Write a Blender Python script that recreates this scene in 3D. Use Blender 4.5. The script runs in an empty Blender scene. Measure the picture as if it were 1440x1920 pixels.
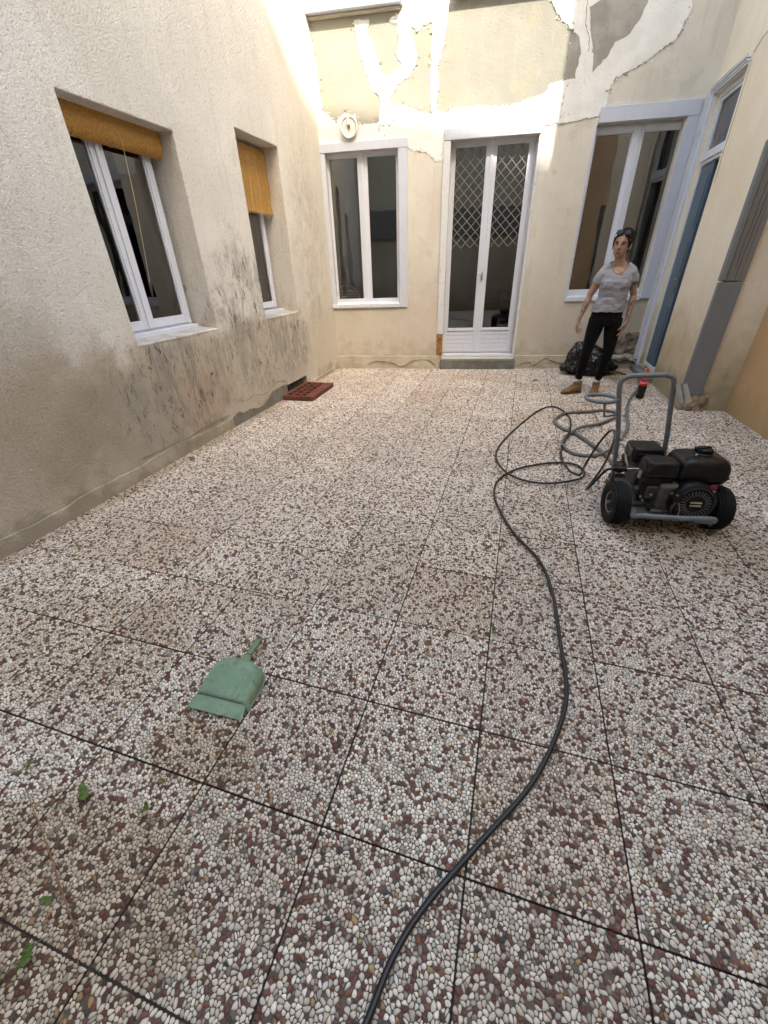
import bpy, bmesh, math, random
import numpy as np
from mathutils import Vector, Matrix, noise
from mathutils.geometry import tessellate_polygon

S = bpy.context.scene
COL = S.collection
rng = random.Random(11)

# ------------------------------------------------------------------ camera
cam_d = bpy.data.cameras.new('camera')
cam = bpy.data.objects.new('camera', cam_d)
COL.objects.link(cam)
RM = Matrix(((0.9564951, -0.12578106, 0.2632418), (0.29009175, 0.50604893, -0.81225689), (-0.0310467, 0.85328401, 0.52052138)))
cam.matrix_world = Matrix.Translation((0, 0, 1.42)) @ RM.to_4x4()
cam_d.sensor_width = 36.0
cam_d.lens = 756.0 / 1920 * 36.0
cam_d.clip_start = 0.02
cam_d.clip_end = 500
S.camera = cam

# ------------------------------------------------------------------ world and sun
SUN = Vector((0.8, -1.0, 1.3)).normalized()          # direction towards the sun
w = bpy.data.worlds.new('World')
S.world = w
w.use_nodes = True
wn = w.node_tree
sky = wn.nodes.new('ShaderNodeTexSky')
sky.sky_type = 'NISHITA'
sky.sun_disc = False
sky.sun_elevation = math.asin(SUN.z)
sky.sun_rotation = math.atan2(SUN.x, SUN.y)
sky.air_density = 2.0
sky.dust_density = 6.0
sky.ozone_density = 1.2
wn.links.new(sky.outputs[0], wn.nodes['Background'].inputs[0])
wn.nodes['Background'].inputs[1].default_value = 0.15
sd = bpy.data.lights.new('sun', 'SUN')
sd.energy = 2.0
sd.angle = math.radians(0.6)
sd.color = (1.0, 0.95, 0.86)
so = bpy.data.objects.new('sun', sd)
COL.objects.link(so)
so.rotation_euler = SUN.to_track_quat('Z', 'Y').to_euler()
S.view_settings.view_transform = 'Standard'
S.view_settings.look = 'None'
S.view_settings.gamma = 1
S.view_settings.use_curve_mapping = False
S.view_settings.exposure = 2.1
S.render.engine = 'CYCLES'
S.cycles.max_bounces = 10
S.cycles.diffuse_bounces = 6
S.cycles.glossy_bounces = 4
S.cycles.transparent_max_bounces = 12
S.cycles.caustics_reflective = False
S.cycles.caustics_refractive = False

# ------------------------------------------------------------------ tagging
def tag(o, label=None, cat=None, group=None, kind=None):
    if label: o['label'] = label
    if cat: o['category'] = cat
    if group: o['group'] = group
    if kind: o['kind'] = kind
    return o

def link(o, parent=None):
    COL.objects.link(o)
    if parent is not None: o.parent = parent
    return o

def empty(name, loc=(0, 0, 0), rz=0.0, parent=None):
    o = bpy.data.objects.new(name, None)
    o.location = loc
    o.rotation_euler = (0, 0, rz)
    o.empty_display_size = 0.1
    return link(o, parent)

# ------------------------------------------------------------------ mesh builder
class MB:
    def __init__(s): s.v = []; s.f = []; s.mi = []; s.m = 0
    def add(s, vs, fs):
        k = len(s.v); s.v += [tuple(p) for p in vs]
        s.f += [tuple(i + k for i in f) for f in fs]; s.mi += [s.m] * len(fs)
        return s
    def box(s, a, b, M=None):
        (x0, y0, z0), (x1, y1, z1) = a, b
        vs = [(x0, y0, z0), (x1, y0, z0), (x1, y1, z0), (x0, y1, z0), (x0, y0, z1), (x1, y0, z1), (x1, y1, z1), (x0, y1, z1)]
        if M is not None: vs = [M @ Vector(p) for p in vs]
        return s.add(vs, [(3, 2, 1, 0), (4, 5, 6, 7), (0, 1, 5, 4), (1, 2, 6, 5), (2, 3, 7, 6), (3, 0, 4, 7)])
    def hexa(s, vs):
        return s.add(vs, [(3, 2, 1, 0), (4, 5, 6, 7), (0, 1, 5, 4), (1, 2, 6, 5), (2, 3, 7, 6), (3, 0, 4, 7)])
    def tube(s, pts, r, n=10, cap=True, ball=False):
        pts = [Vector(p) for p in pts]
        rs = r if isinstance(r, (list, tuple)) else [r] * len(pts)
        rs = list(rs)
        if ball:
            d0 = (pts[0] - pts[1]).normalized(); d1 = (pts[-1] - pts[-2]).normalized()
            a = [(pts[0] + d0 * rs[0] * math.sin(t), rs[0] * math.cos(t)) for t in (1.45, 1.05, .6, .25)]
            b = [(pts[-1] + d1 * rs[-1] * math.sin(t), rs[-1] * math.cos(t)) for t in (.25, .6, 1.05, 1.45)]
            pts = [p for p, _ in a] + pts + [p for p, _ in b]; rs = [q for _, q in a] + rs + [q for _, q in b]
        N = len(pts); T = []
        for i in range(N):
            t = pts[min(i + 1, N - 1)] - pts[max(i - 1, 0)]
            T.append(t.normalized() if t.length > 1e-9 else Vector((0, 0, 1)))
        up = Vector((0, 0, 1)) if abs(T[0].z) < .9 else Vector((1, 0, 0))
        nrm = T[0].cross(up).normalized(); vs = []
        for i in range(N):
            nrm = (nrm - T[i] * nrm.dot(T[i])).normalized(); bn = T[i].cross(nrm)
            for k in range(n):
                a = 2 * math.pi * k / n
                vs.append(pts[i] + (nrm * math.cos(a) + bn * math.sin(a)) * rs[i])
        fs = []
        for i in range(N - 1):
            for k in range(n):
                fs.append((i * n + k, i * n + (k + 1) % n, (i + 1) * n + (k + 1) % n, (i + 1) * n + k))
        if cap: fs += [tuple(range(n - 1, -1, -1)), tuple((N - 1) * n + k for k in range(n))]
        return s.add(vs, fs)
    def loft(s, rings, cap=True):
        n = len(rings[0]); vs = [p for r in rings for p in r]; fs = []
        for i in range(len(rings) - 1):
            for k in range(n):
                fs.append((i * n + k, i * n + (k + 1) % n, (i + 1) * n + (k + 1) % n, (i + 1) * n + k))
        if cap: fs += [tuple(range(n - 1, -1, -1)), tuple((len(rings) - 1) * n + k for k in range(n))]
        return s.add(vs, fs)
    def lathe(s, prof, n=24, M=None):
        rings = []
        for r, z in prof:
            ring = [Vector((r * math.cos(2 * math.pi * k / n), r * math.sin(2 * math.pi * k / n), z)) for k in range(n)]
            rings.append([M @ p for p in ring] if M is not None else ring)
        return s.loft(rings)
    def ell(s, c, r, M=None, n=16, m=10):
        vs = []; rings = []
        for i in range(m + 1):
            t = -math.pi / 2 + math.pi * (i + (0.12 if i == 0 else -0.12 if i == m else 0)) / m
            ring = []
            for k in range(n):
                a = 2 * math.pi * k / n
                p = Vector((r[0] * math.cos(t) * math.cos(a), r[1] * math.cos(t) * math.sin(a), r[2] * math.sin(t)))
                if M is not None: p = M @ p
                ring.append(p + Vector(c))
            rings.append(ring)
        return s.loft(rings)
    def prism(s, poly, d0, d1, axis=1, M=None):
        """closed 2-D outline (a,b) extruded along an axis from d0 to d1"""
        def P(a, b, d): return {0: (d, a, b), 1: (a, d, b), 2: (a, b, d)}[axis]
        n = len(poly)
        vs = [Vector(P(a, b, d0)) for a, b in poly] + [Vector(P(a, b, d1)) for a, b in poly]
        if M is not None: vs = [M @ p for p in vs]
        tri = tessellate_polygon([[Vector((a, b, 0)) for a, b in poly]])
        fs = [tuple(t) for t in tri] + [tuple(n + i for i in reversed(t)) for t in tri]
        fs += [(i, (i + 1) % n, n + (i + 1) % n, n + i) for i in range(n)]
        return s.add(vs, fs)
    def mesh(s, name, mats, smooth=False, fix=True):
        me = bpy.data.meshes.new(name)
        me.from_pydata(s.v, [], s.f)
        for m in (mats if isinstance(mats, (list, tuple)) else [mats]): me.materials.append(m)
        if any(s.mi): me.polygons.foreach_set('material_index', s.mi)
        if fix:
            bm = bmesh.new(); bm.from_mesh(me)
            bmesh.ops.recalc_face_normals(bm, faces=bm.faces); bm.to_mesh(me); bm.free()
        if smooth: me.polygons.foreach_set('use_smooth', [True] * len(me.polygons))
        me.update()
        return me
    def build(s, name, mats, parent=None, smooth=False, bevel=0.0, seg=2, sharp=None):
        o = bpy.data.objects.new(name, s.mesh(name, mats, smooth))
        link(o, parent)
        if sharp is not None:
            for p in o.data.polygons: p.use_smooth = True
            o.data.set_sharp_from_angle(angle=math.radians(sharp))
        if bevel:
            b = o.modifiers.new('bevel', 'BEVEL'); b.width = bevel; b.segments = seg; b.limit_method = 'ANGLE'
            b.angle_limit = math.radians(40)
        return o

def baked(mb, voxel, smooth=4, extra=None):
    """voxel-union a builder's shapes into one continuous surface; returns a mesh"""
    me = bpy.data.meshes.new('tmp'); me.from_pydata(mb.v, [], mb.f)
    bm = bmesh.new(); bm.from_mesh(me); bmesh.ops.recalc_face_normals(bm, faces=bm.faces); bm.to_mesh(me); bm.free()
    o = bpy.data.objects.new('tmp', me); COL.objects.link(o)
    r = o.modifiers.new('r', 'REMESH'); r.mode = 'VOXEL'; r.voxel_size = voxel; r.use_smooth_shade = True
    if smooth:
        q = o.modifiers.new('s', 'SMOOTH'); q.factor = .5; q.iterations = smooth
    dg = bpy.context.evaluated_depsgraph_get()
    out = bpy.data.meshes.new_from_object(o.evaluated_get(dg), depsgraph=dg)
    bpy.data.objects.remove(o); bpy.data.meshes.remove(me)
    if extra:
        n = len(out.vertices); co = np.empty(n * 3); out.vertices.foreach_get('co', co)
        nm = np.empty(n * 3); out.vertices.foreach_get('normal', nm)
        co = extra(co.reshape(-1, 3), nm.reshape(-1, 3)); out.vertices.foreach_set('co', co.ravel()); out.update()
    return out

def meshobj(name, me, m, parent=None):
    me.name = name; me.materials.clear()
    for q in (m if isinstance(m, (list, tuple)) else [m]): me.materials.append(q)
    me.polygons.foreach_set('use_smooth', [True] * len(me.polygons))
    return link(bpy.data.objects.new(name, me), parent)

def catmull(pts, k=8):
    P = [Vector(p) for p in pts]; out = []
    for i in range(len(P) - 1):
        a, b, c, d = P[max(i - 1, 0)], P[i], P[i + 1], P[min(i + 2, len(P) - 1)]
        for j in range(k):
            t = j / k
            out.append(.5 * ((2 * b) + (c - a) * t + (2 * a - 5 * b + 4 * c - d) * t * t + (3 * b - a - 3 * c + d) * t ** 3))
    out.append(P[-1]); return out

# ------------------------------------------------------------------ materials
class NT:
    def __init__(s, name, rough=.8, **kw):
        s.m = bpy.data.materials.new(name); s.m.use_nodes = True
        s.t = s.m.node_tree; s.b = s.t.nodes['Principled BSDF']
        s.b.inputs['Roughness'].default_value = rough
        for k, v in kw.items(): s.set(s.b, k, v)
    def set(s, n, k, v):
        k = k.replace('_', ' ') if isinstance(k, str) else k
        i = n.inputs[k]
        if isinstance(v, bpy.types.NodeSocket): s.t.links.new(v, i)
        elif hasattr(i.default_value, '__len__') and not hasattr(v, '__len__'): i.default_value = [v] * len(i.default_value)
        elif hasattr(i.default_value, '__len__') and len(i.default_value) == 4 and len(v) == 3: i.default_value = (*v, 1)
        else: i.default_value = v
    def n(s, typ, ins=None, **pr):
        n = s.t.nodes.new('ShaderNode' + typ)
        for k, v in pr.items(): setattr(n, k, v)
        for k, v in (ins or {}).items(): s.set(n, k, v)
        return n
    def math(s, op, a, b=0.0, clamp=False):
        n = s.n('Math', {0: a, 1: b}, operation=op, use_clamp=clamp); return n.outputs[0]
    def mix(s, f, a, b, mode='MIX'):
        n = s.n('Mix', data_type='RGBA', blend_type=mode)
        s.set(n, 0, f); s.set(n, 6, a); s.set(n, 7, b); return n.outputs[2]
    def noise(s, sc, det=4, vec=None, rough=.55, dist=0):
        n = s.n('TexNoise', {'Scale': sc, 'Detail': det, 'Roughness': rough, 'Distortion': dist})
        if vec is not None: s.t.links.new(vec, n.inputs['Vector'])
        return n.outputs['Fac']
    def rng(s, v, a, b, c=0.0, d=1.0):
        n = s.n('MapRange', {'Value': v, 'From Min': a, 'From Max': b, 'To Min': c, 'To Max': d}, interpolation_type='SMOOTHSTEP')
        return n.outputs[0]
    def ramp(s, v, stops, const=False):
        n = s.n('ValToRGB'); r = n.color_ramp
        if const: r.interpolation = 'CONSTANT'
        while len(r.elements) < len(stops): r.elements.new(1)
        for e, (p, c) in zip(r.elements, stops): e.position = p; e.color = (*c, 1)
        s.t.links.new(v, n.inputs[0]); return n.outputs[0]
    def pos(s): return s.n('NewGeometry').outputs['Position']
    def obj(s): return s.n('TexCoord').outputs['Object']
    def vscale(s, v, sc):
        return s.n('VectorMath', {0: v, 1: sc}, operation='MULTIPLY').outputs[0]
    def blob(s, pos, c, r, wob=None, wamp=.5, soft=.5):
        """1 inside an ellipsoid at c with radii r, wobbly edge"""
        d = s.n('VectorMath', {0: pos, 1: c}, operation='SUBTRACT').outputs[0]
        d = s.vscale(d, (1 / r[0], 1 / r[1], 1 / r[2]))
        L = s.n('VectorMath', {0: d}, operation='LENGTH').outputs['Value']
        if wob is not None: L = s.math('ADD', L, s.math('MULTIPLY', s.math('SUBTRACT', wob, .5), wamp * 2))
        return s.rng(L, 1.0 + soft * .5, 1.0 - soft * .5)
    def bump(s, h, strength=.5, dist=.01, prev=None):
        n = s.n('Bump', {'Height': h, 'Strength': strength, 'Distance': dist})
        if prev is not None: s.t.links.new(prev, n.inputs['Normal'])
        return n.outputs[0]
    def out(s, col=None, nrm=None, rough=None):
        if col is not None: s.set(s.b, 'Base Color', col)
        if nrm is not None: s.set(s.b, 'Normal', nrm)
        if rough is not None: s.set(s.b, 'Roughness', rough)
        return s.m

def simple(name, col, rough=.6, var=.12, sc=20, bump=0.0, bsc=200, metal=0.0, dirt=None, spec=.5):
    t = NT(name, rough, Metallic=metal, Specular_IOR_Level=spec)
    o = t.obj()
    nz = t.noise(sc, 5, o)
    c = t.mix(t.rng(nz, .3, .7), tuple(x * (1 - var) for x in col), tuple(min(1, x * (1 + var)) for x in col))
    if dirt:
        c = t.mix(t.rng(t.noise(sc * .45, 6, o, .65), .52, .68), c, dirt)
    b = t.bump(t.noise(bsc, 3, o), bump, .002) if bump else None
    return t.out(c, b, t.rng(nz, .2, .8, rough * .85, min(1, rough * 1.15)))

# left roughcast wall
def m_left():
    t = NT('roughcast_cream', .92, Specular_IOR_Level=.2)
    p = t.pos(); sp = t.n('SeparateXYZ', {0: p}); y, z = sp.outputs[1], sp.outputs[2]
    big = t.noise(1.3, 5, p, .6); mid = t.noise(5, 6, p, .65)
    streak = t.noise(1, 6, t.vscale(p, (9, 9, 1.6)), .62, .4)
    base = t.mix(t.rng(big, .35, .65), (.70, .675, .625), (.79, .765, .72))
    base = t.mix(t.math('MULTIPLY', t.rng(streak, .5, .72), .3), base, (.50, .43, .33))
    # far end, paler and yellower paint
    base = t.mix(t.math('MULTIPLY', t.rng(y, 4.9, 5.9), .55), base, (.68, .62, .50))
    wob = t.math('ADD', t.math('MULTIPLY', mid, .5), t.math('MULTIPLY', big, .5))
    zz = t.math('ADD', z, t.math('MULTIPLY', t.math('SUBTRACT', wob, .5), 1.3))
    low = t.rng(zz, 1.12, .82)
    low = t.math('MULTIPLY', low, t.rng(t.math('ADD', y, t.math('MULTIPLY', wob, 1.5)), 6.6, 5.2, .35, 1))
    base = t.mix(t.math('MULTIPLY', low, .66), base, (.44, .36, .245))
    base = t.mix(t.math('MULTIPLY', t.blob(p, (-2.78, 2.6, .45), (1, .9, .4), mid, .7, .8), .5), base, (.30, .26, .20))
    base = t.mix(t.math('MULTIPLY', t.blob(p, (-2.78, 1.75, .75), (1, .5, .55), mid, .6, .8), .42), base, (.33, .27, .19))
    base = t.mix(t.math('MULTIPLY', t.blob(p, (-2.78, 3.15, .42), (1, .38, .28), mid, .6, .9), .4), base, (.55, .38, .27))
    # dark lichen threads
    st = t.noise(1, 8, t.vscale(p, (20, 24, 9)), .74, .7)
    th = t.rng(st, .525, .64)
    msk = t.blob(p, (-2.78, 4.15, .95), (1, .55, .68), mid, .8, .7)
    msk = t.math('MAXIMUM', msk, t.blob(p, (-2.78, 3.0, .55), (1, .75, .42), mid, .7, .7))
    msk = t.math('MAXIMUM', msk, t.blob(p, (-2.78, 4.9, .6), (1, .6, .35), mid, .7, .7))
    msk = t.math('MAXIMUM', msk, t.math('MULTIPLY', t.blob(p, (-2.78, 5.8, 1.7), (1, .4, 1.0), mid, .8, .9), .35))
    base = t.mix(t.math('MULTIPLY', t.math('MULTIPLY', msk, t.rng(t.noise(1, 7, t.vscale(p, (5, 6, 3.2)), .7, .8), .42, .60)), .62), base, (.30, .285, .25))
    base = t.mix(t.math('MULTIPLY', t.math('MULTIPLY', th, msk), .92), base, (.09, .088, .088))
    drip = t.rng(t.noise(1, 5, t.vscale(p, (30, 30, 1.2)), .6), .50, .66)
    dm = t.math('MAXIMUM', t.blob(p, (-2.78, 3.1, .70), (1, .55, .28), mid, .3, .6), t.blob(p, (-2.78, 4.85, .72), (1, .45, .25), mid, .3, .6))
    base = t.mix(t.math('MULTIPLY', t.math('MULTIPLY', drip, dm), .6), base, (.22, .20, .16))
    # fine dark specks in the roughcast, greenish foot
    sp2 = t.noise(60, 3, p, .6)
    base = t.mix(t.math('MULTIPLY', t.rng(sp2, .56, .68), .42), base, (.26, .23, .19))
    base = t.mix(t.math('MULTIPLY', t.rng(zz, .14, -.02), .5), base, (.24, .205, .14))
    h = t.math('ADD', t.noise(66, 4, p, .6, .8), t.math('MULTIPLY', t.noise(130, 2, p), .4))
    b = t.bump(t.noise(3, 3, p), .25, .05)
    return t.out(base, t.bump(h, 1.0, .0125, b))

def m_back():
    t = NT('painted_render_cream', .9, Specular_IOR_Level=.25)
    p = t.pos(); sp = t.n('SeparateXYZ', {0: p}); x, z = sp.outputs[0], sp.outputs[2]
    big = t.noise(1.1, 5, p, .6); mid = t.noise(6, 6, p, .66); fine = t.noise(55, 4, p, .6)
    base = t.mix(t.rng(big, .35, .65), (.60, .56, .495), (.67, .64, .58))
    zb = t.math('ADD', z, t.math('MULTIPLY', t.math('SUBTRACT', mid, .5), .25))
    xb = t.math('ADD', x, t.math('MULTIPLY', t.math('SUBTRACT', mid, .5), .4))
    oldp_sunlit = t.math('MULTIPLY', t.rng(zb, 2.78, 2.84), t.rng(xb, .32, .25))  # old greenish cream, darkened in colour to hold back the sunlight falling there
    base = t.mix(oldp_sunlit, base, t.mix(t.rng(big, .35, .65), (.30, .29, .245), (.345, .335, .285)))
    base = t.mix(t.math('MULTIPLY', t.math('MULTIPLY', oldp_sunlit, t.rng(t.noise(3.2, 6, p, .7), .52, .66)), .45), base, (.40, .33, .22))
    base = t.mix(t.math('MULTIPLY', t.rng(t.noise(2.3, 7, p, .7), .54, .64), .3), base, (.40, .37, .31))
    streak = t.noise(1, 6, t.vscale(p, (11, 11, 1.8)), .6, .3)
    base = t.mix(t.math('MULTIPLY', t.rng(streak, .53, .72), .25), base, (.42, .36, .26))
    zz = t.math('ADD', z, t.math('MULTIPLY', t.math('SUBTRACT', mid, .5), 1.2))
    base = t.mix(t.math('MULTIPLY', t.rng(zz, 1.25, .75), .5), base, (.52, .455, .36))
    base = t.mix(t.math('MULTIPLY', t.rng(zz, .45, .1), .5), base, (.38, .32, .22))
    # chips where the paint is gone
    chip = t.rng(t.noise(13, 8, p, .72), .655, .69)
    base = t.mix(t.math('MULTIPLY', chip, .65), base, (.30, .26, .21))
    chip2 = t.rng(t.noise(30, 5, p, .7), .66, .70)
    base = t.mix(t.math('MULTIPLY', chip2, .5), base, (.25, .21, .16))
    base = t.mix(t.math('MULTIPLY', t.blob(p, (1.55, 7.1, .55), (.55, 1, .5), mid, .7, .6), .5), base, (.33, .29, .23))
    b = t.bump(t.noise(4, 3, p), .2, .04)
    b = t.bump(t.math('ADD', fine, t.math('MULTIPLY', chip, -.6)), .55, .008, b)
    return t.out(base, b)

def m_plaster(name, c0, c1, dark):
    t = NT(name, .9, Specular_IOR_Level=.25)
    p = t.pos()
    base = t.mix(t.rng(t.noise(5, 5, p, .6), .35, .65), c0, c1)
    sp = t.rng(t.noise(45, 4, p, .65), .60, .70)
    base = t.mix(t.math('MULTIPLY', sp, .35), base, dark)
    h = t.math('ADD', t.noise(24, 5, p, .65, .5), t.math('MULTIPLY', t.noise(110, 3, p), .3))
    return t.out(base, t.bump(h, .8, .012))

def m_right(name='painted_render_yellow', c0=(.765, .68, .54), c1=(.82, .745, .62), low=(.40, .31, .17), foot=(.22, .20, .10)):
    t = NT(name, .9, Specular_IOR_Level=.25)
    p = t.pos(); sp = t.n('SeparateXYZ', {0: p}); z = sp.outputs[2]
    mid = t.noise(4, 6, p, .62)
    base = t.mix(t.rng(t.noise(1.4, 5, p), .35, .65), c0, c1)
    zz = t.math('ADD', z, t.math('MULTIPLY', t.math('SUBTRACT', mid, .5), 1.2))
    base = t.mix(t.math('MULTIPLY', t.rng(zz, 1.2, .3), .6), base, low)
    base = t.mix(t.math('MULTIPLY', t.rng(zz, .45, .05), .55), base, foot)
    st = t.noise(1, 6, t.vscale(p, (12, 12, 1.5)), .6, .3)
    base = t.mix(t.math('MULTIPLY', t.rng(st, .55, .75), .3), base, tuple(c * .6 for c in c0))
    base = t.mix(t.math('MULTIPLY', t.rng(t.noise(60, 3, p), .60, .72), .25), base, tuple(c * .5 for c in c0))
    b = t.bump(t.noise(3, 3, p), .25, .04)
    return t.out(base, t.bump(t.noise(60, 4, p, .6), .5, .008, b))

def m_pebble():
    t = NT('washed_pebbles', .62, Specular_IOR_Level=.4)
    at = t.n('Attribute', attribute_name='rnd', attribute_type='GEOMETRY').outputs['Fac']
    orn = t.n('ObjectInfo').outputs['Random']
    cmb = t.n('CombineXYZ', {0: t.math('MULTIPLY', at, 917.0), 1: t.math('MULTIPLY', orn, 531.0), 2: 3.3}).outputs[0]
    wn_ = t.n('TexWhiteNoise', {'Vector': cmb}, noise_dimensions='3D')
    r = wn_.outputs['Value']
    p = t.pos()
    clus = t.noise(14, 3, p)
    rr = t.math('ADD', r, t.math('MULTIPLY', t.math('SUBTRACT', clus, .5), .10))
    c = t.ramp(rr, [(0, (.81, .765, .70)), (.12, (.90, .865, .81)), (.24, (.76, .70, .625)), (.36, (.86, .82, .76)), (.46, (.69, .64, .58)),
                    (.55, (.72, .66, .56)), (.62, (.50, .47, .44)), (.68, (.58, .51, .42)), (.73, (.36, .32, .29)), (.765, (.17, .07, .052)), (.84, (.125, .048, .038)),
                    (.905, (.21, .09, .06)), (.95, (.44, .30, .16)), (.965, (.055, .055, .06)), (.985, (.28, .23, .18))], True)
    v2 = t.n('TexWhiteNoise', {'Vector': t.n('VectorMath', {0: cmb, 1: (7, 3, 1)}, operation='ADD').outputs[0]}, noise_dimensions='3D').outputs['Value']
    c = t.mix(1.0, c, t.n('CombineColor', {0: t.math('ADD', .85, t.math('MULTIPLY', v2, .3)), 1: t.math('ADD', .85, t.math('MULTIPLY', v2, .29)), 2: t.math('ADD', .85, t.math('MULTIPLY', v2, .27))}).outputs[0], 'MULTIPLY')
    tint = t.n('TexWhiteNoise', {'W': t.math('MULTIPLY', orn, 77.0)}, noise_dimensions='1D')
    c = t.mix(1.0, c, t.mix(tint.outputs['Value'], (1.0, .98, .95), (.84, .80, .765)), 'MULTIPLY')
    c = t.mix(t.math('MULTIPLY', t.math('MULTIPLY', t.rng(tint.outputs['Color'], .6, 1.0), 1.0), .35), c, t.mix(1.0, c, (1.0, .86, .74), 'MULTIPLY'))
    d = floor_dirt(t, p)
    c = t.mix(t.math('MULTIPLY', d, .55), c, t.mix(1.0, c, (.60, .50, .36), 'MULTIPLY'))
    c = t.mix(t.math('MULTIPLY', t.rng(t.noise(320, 3, p), .45, .75), .25), c, (.30, .27, .23))
    return t.out(c, t.bump(t.noise(500, 2, p), .2, .002))

def floor_dirt(t, p):
    wob = t.noise(5, 6, p, .65)
    a = t.rng(t.noise(1.1, 5, p, .6), .50, .66)
    a = t.math('MULTIPLY', a, .35)
    for c, r, k in (((-1.0, .12, 0), (.42, .22, 1), 1.1), ((-.88, .535, 0), (.20, .11, 1), 1.1), ((-1.35, -.1, 0), (.5, .3, 1), 1.2), ((1.3, .7, 0), (.35, .6, 1), .7),
                    ((1.55, 6.6, 0), (.5, .45, 1), 1.6), ((-2.8, 2.5, 0), (.14, 4, 1), 1.0), ((-1.75, .8, 0), (.5, .3, 1), .6), ((1.2, 2.4, 0), (.45, .35, 1), .8), ((-.45, .33, 0), (.25, .13, 1), .4)):
        a = t.math('MAXIMUM', a, t.math('MULTIPLY', t.blob(p, c, r, wob, .5, .5), k))
    return a

def m_mortar():
    t = NT('pebble_mortar', .95)
    p = t.pos()
    c = t.mix(t.rng(t.noise(30, 4, p), .3, .7), (.075, .063, .052), (.16, .135, .11))
    return t.out(t.mix(t.math('MULTIPLY', floor_dirt(t, p), .5), c, (.07, .05, .03)), t.bump(t.noise(300, 3, p), .4, .003))

def m_glass():
    m = bpy.data.materials.new('window_glass'); m.use_nodes = True; t = m.node_tree
    t.nodes.remove(t.nodes['Principled BSDF'])
    tr = t.nodes.new('ShaderNodeBsdfTransparent'); tr.inputs[0].default_value = (.72, .73, .72, 1)
    gl = t.nodes.new('ShaderNodeBsdfGlossy'); gl.inputs['Roughness'].default_value = .01; gl.inputs[0].default_value = (1, 1, 1, 1)
    fr = t.nodes.new('ShaderNodeFresnel'); fr.inputs[0].default_value = 2.1
    nz = t.nodes.new('ShaderNodeTexNoise'); nz.inputs['Scale'].default_value = 2.5
    bp = t.nodes.new('ShaderNodeBump'); bp.inputs['Strength'].default_value = .03; bp.inputs['Distance'].default_value = .05
    t.links.new(nz.outputs['Fac'], bp.inputs['Height']); t.links.new(bp.outputs[0], gl.inputs['Normal'])
    mx = t.nodes.new('ShaderNodeMixShader')
    t.links.new(fr.outputs[0], mx.inputs[0]); t.links.new(tr.outputs[0], mx.inputs[1]); t.links.new(gl.outputs[0], mx.inputs[2])
    t.links.new(mx.outputs[0], t.nodes['Material Output'].inputs[0])
    return m

def m_paintwood(name, c, dirt, amt=.5, rough=.45):
    t = NT(name, rough, Specular_IOR_Level=.4)
    p = t.pos()
    n1 = t.noise(1, 6, t.vscale(p, (18, 18, 4)), .65); n2 = t.noise(40, 5, p, .7)
    b = t.mix(t.rng(n1, .3, .7), tuple(v * .93 for v in c), c)
    b = t.mix(t.math('MULTIPLY', t.rng(n1, .56, .70), amt * .5), b, dirt)
    b = t.mix(t.math('MULTIPLY', t.rng(n2, .60, .70), amt), b, dirt)
    return t.out(b, t.bump(n2, .15, .002))

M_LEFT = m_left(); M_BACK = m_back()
M_WHITE = m_plaster('white_repair_plaster', (.76, .755, .73), (.84, .835, .815), (.42, .39, .34))
M_GREYP = m_plaster('bare_grey_render', (.30, .285, .26), (.40, .385, .35), (.16, .15, .13))
M_CEM = m_plaster('dark_cement', (.17, .16, .14), (.24, .22, .19), (.08, .075, .065))
M_PLINTH = m_plaster('plinth_render', (.44, .39, .30), (.56, .51, .42), (.22, .18, .13))
M_STONE = m_plaster('old_masonry', (.16, .12, .085), (.36, .30, .23), (.06, .045, .035))
M_RIGHT = m_right()
M_TAN = m_right('tan_roughcast', (.58, .365, .20), (.66, .435, .26), (.50, .33, .18), (.38, .30, .14))
M_PEB = m_pebble(); M_MORT = m_mortar(); M_GLASS = m_glass()
M_FRAME = m_paintwood('white_window_paint', (.67, .70, .79), (.33, .32, .33), .4)
M_TRIM = m_paintwood('bluish_trim_paint', (.56, .60, .70), (.33, .33, .34), .45, .6)
M_OLD = m_paintwood('old_peeling_paint', (.66, .68, .72), (.34, .27, .20), .9, .65)
M_BLUE = m_paintwood('blue_door_paint', (.075, .12, .175), (.04, .055, .07), .4, .4)
M_DARK = simple('dark_room', (.10, .09, .08), .9)
M_ROOM = simple('room_plaster', (.10, .09, .08), .9)
M_BLACK = simple('black_plastic', (.006, .006, .0065), .45, .3, 30, .3, 300, dirt=(.022, .021, .019), spec=.3)
M_TANK = simple('black_tank_paint', (.005, .005, .0055), .34, .3, 14, .15, 200, dirt=(.02, .019, .018), spec=.32)
M_RUB = simple('tyre_rubber', (.006, .006, .0065), .7, .3, 40, .3, 300, dirt=(.014, .013, .012), spec=.25)
M_STEEL = simple('grey_painted_steel', (.13, .148, .172), .42, .15, 25, .2, 300, dirt=(.14, .13, .12))
M_METAL = simple('bare_metal', (.45, .44, .42), .35, .15, 60, metal=1.0)
M_CAST = simple('dirty_casting', (.075, .068, .058), .6, .25, 30, .4, 200, dirt=(.022, .02, .017))
M_HOSE = simple('black_hose', (.009, .009, .010), .38, .2, 30)
M_GHOSE = simple('grey_hose', (.13, .125, .12), .55, .15, 30, dirt=(.09, .075, .06))
M_BAG = simple('black_bin_liner', (.006, .006, .007), .26, .2, 20)
M_TERRA = simple('terracotta', (.15, .046, .028), .85, .3, 25, .5, 150, dirt=(.05, .025, .02))
M_BAMB = simple('bamboo_blind', (.46, .25, .055), .6, .25, 60, .3, 200)
M_BAMB2 = simple('bamboo_thread', (.62, .50, .30), .7)
M_CONC = m_plaster('step_concrete', (.15, .145, .125), (.23, .225, .20), (.08, .08, .07))
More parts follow.
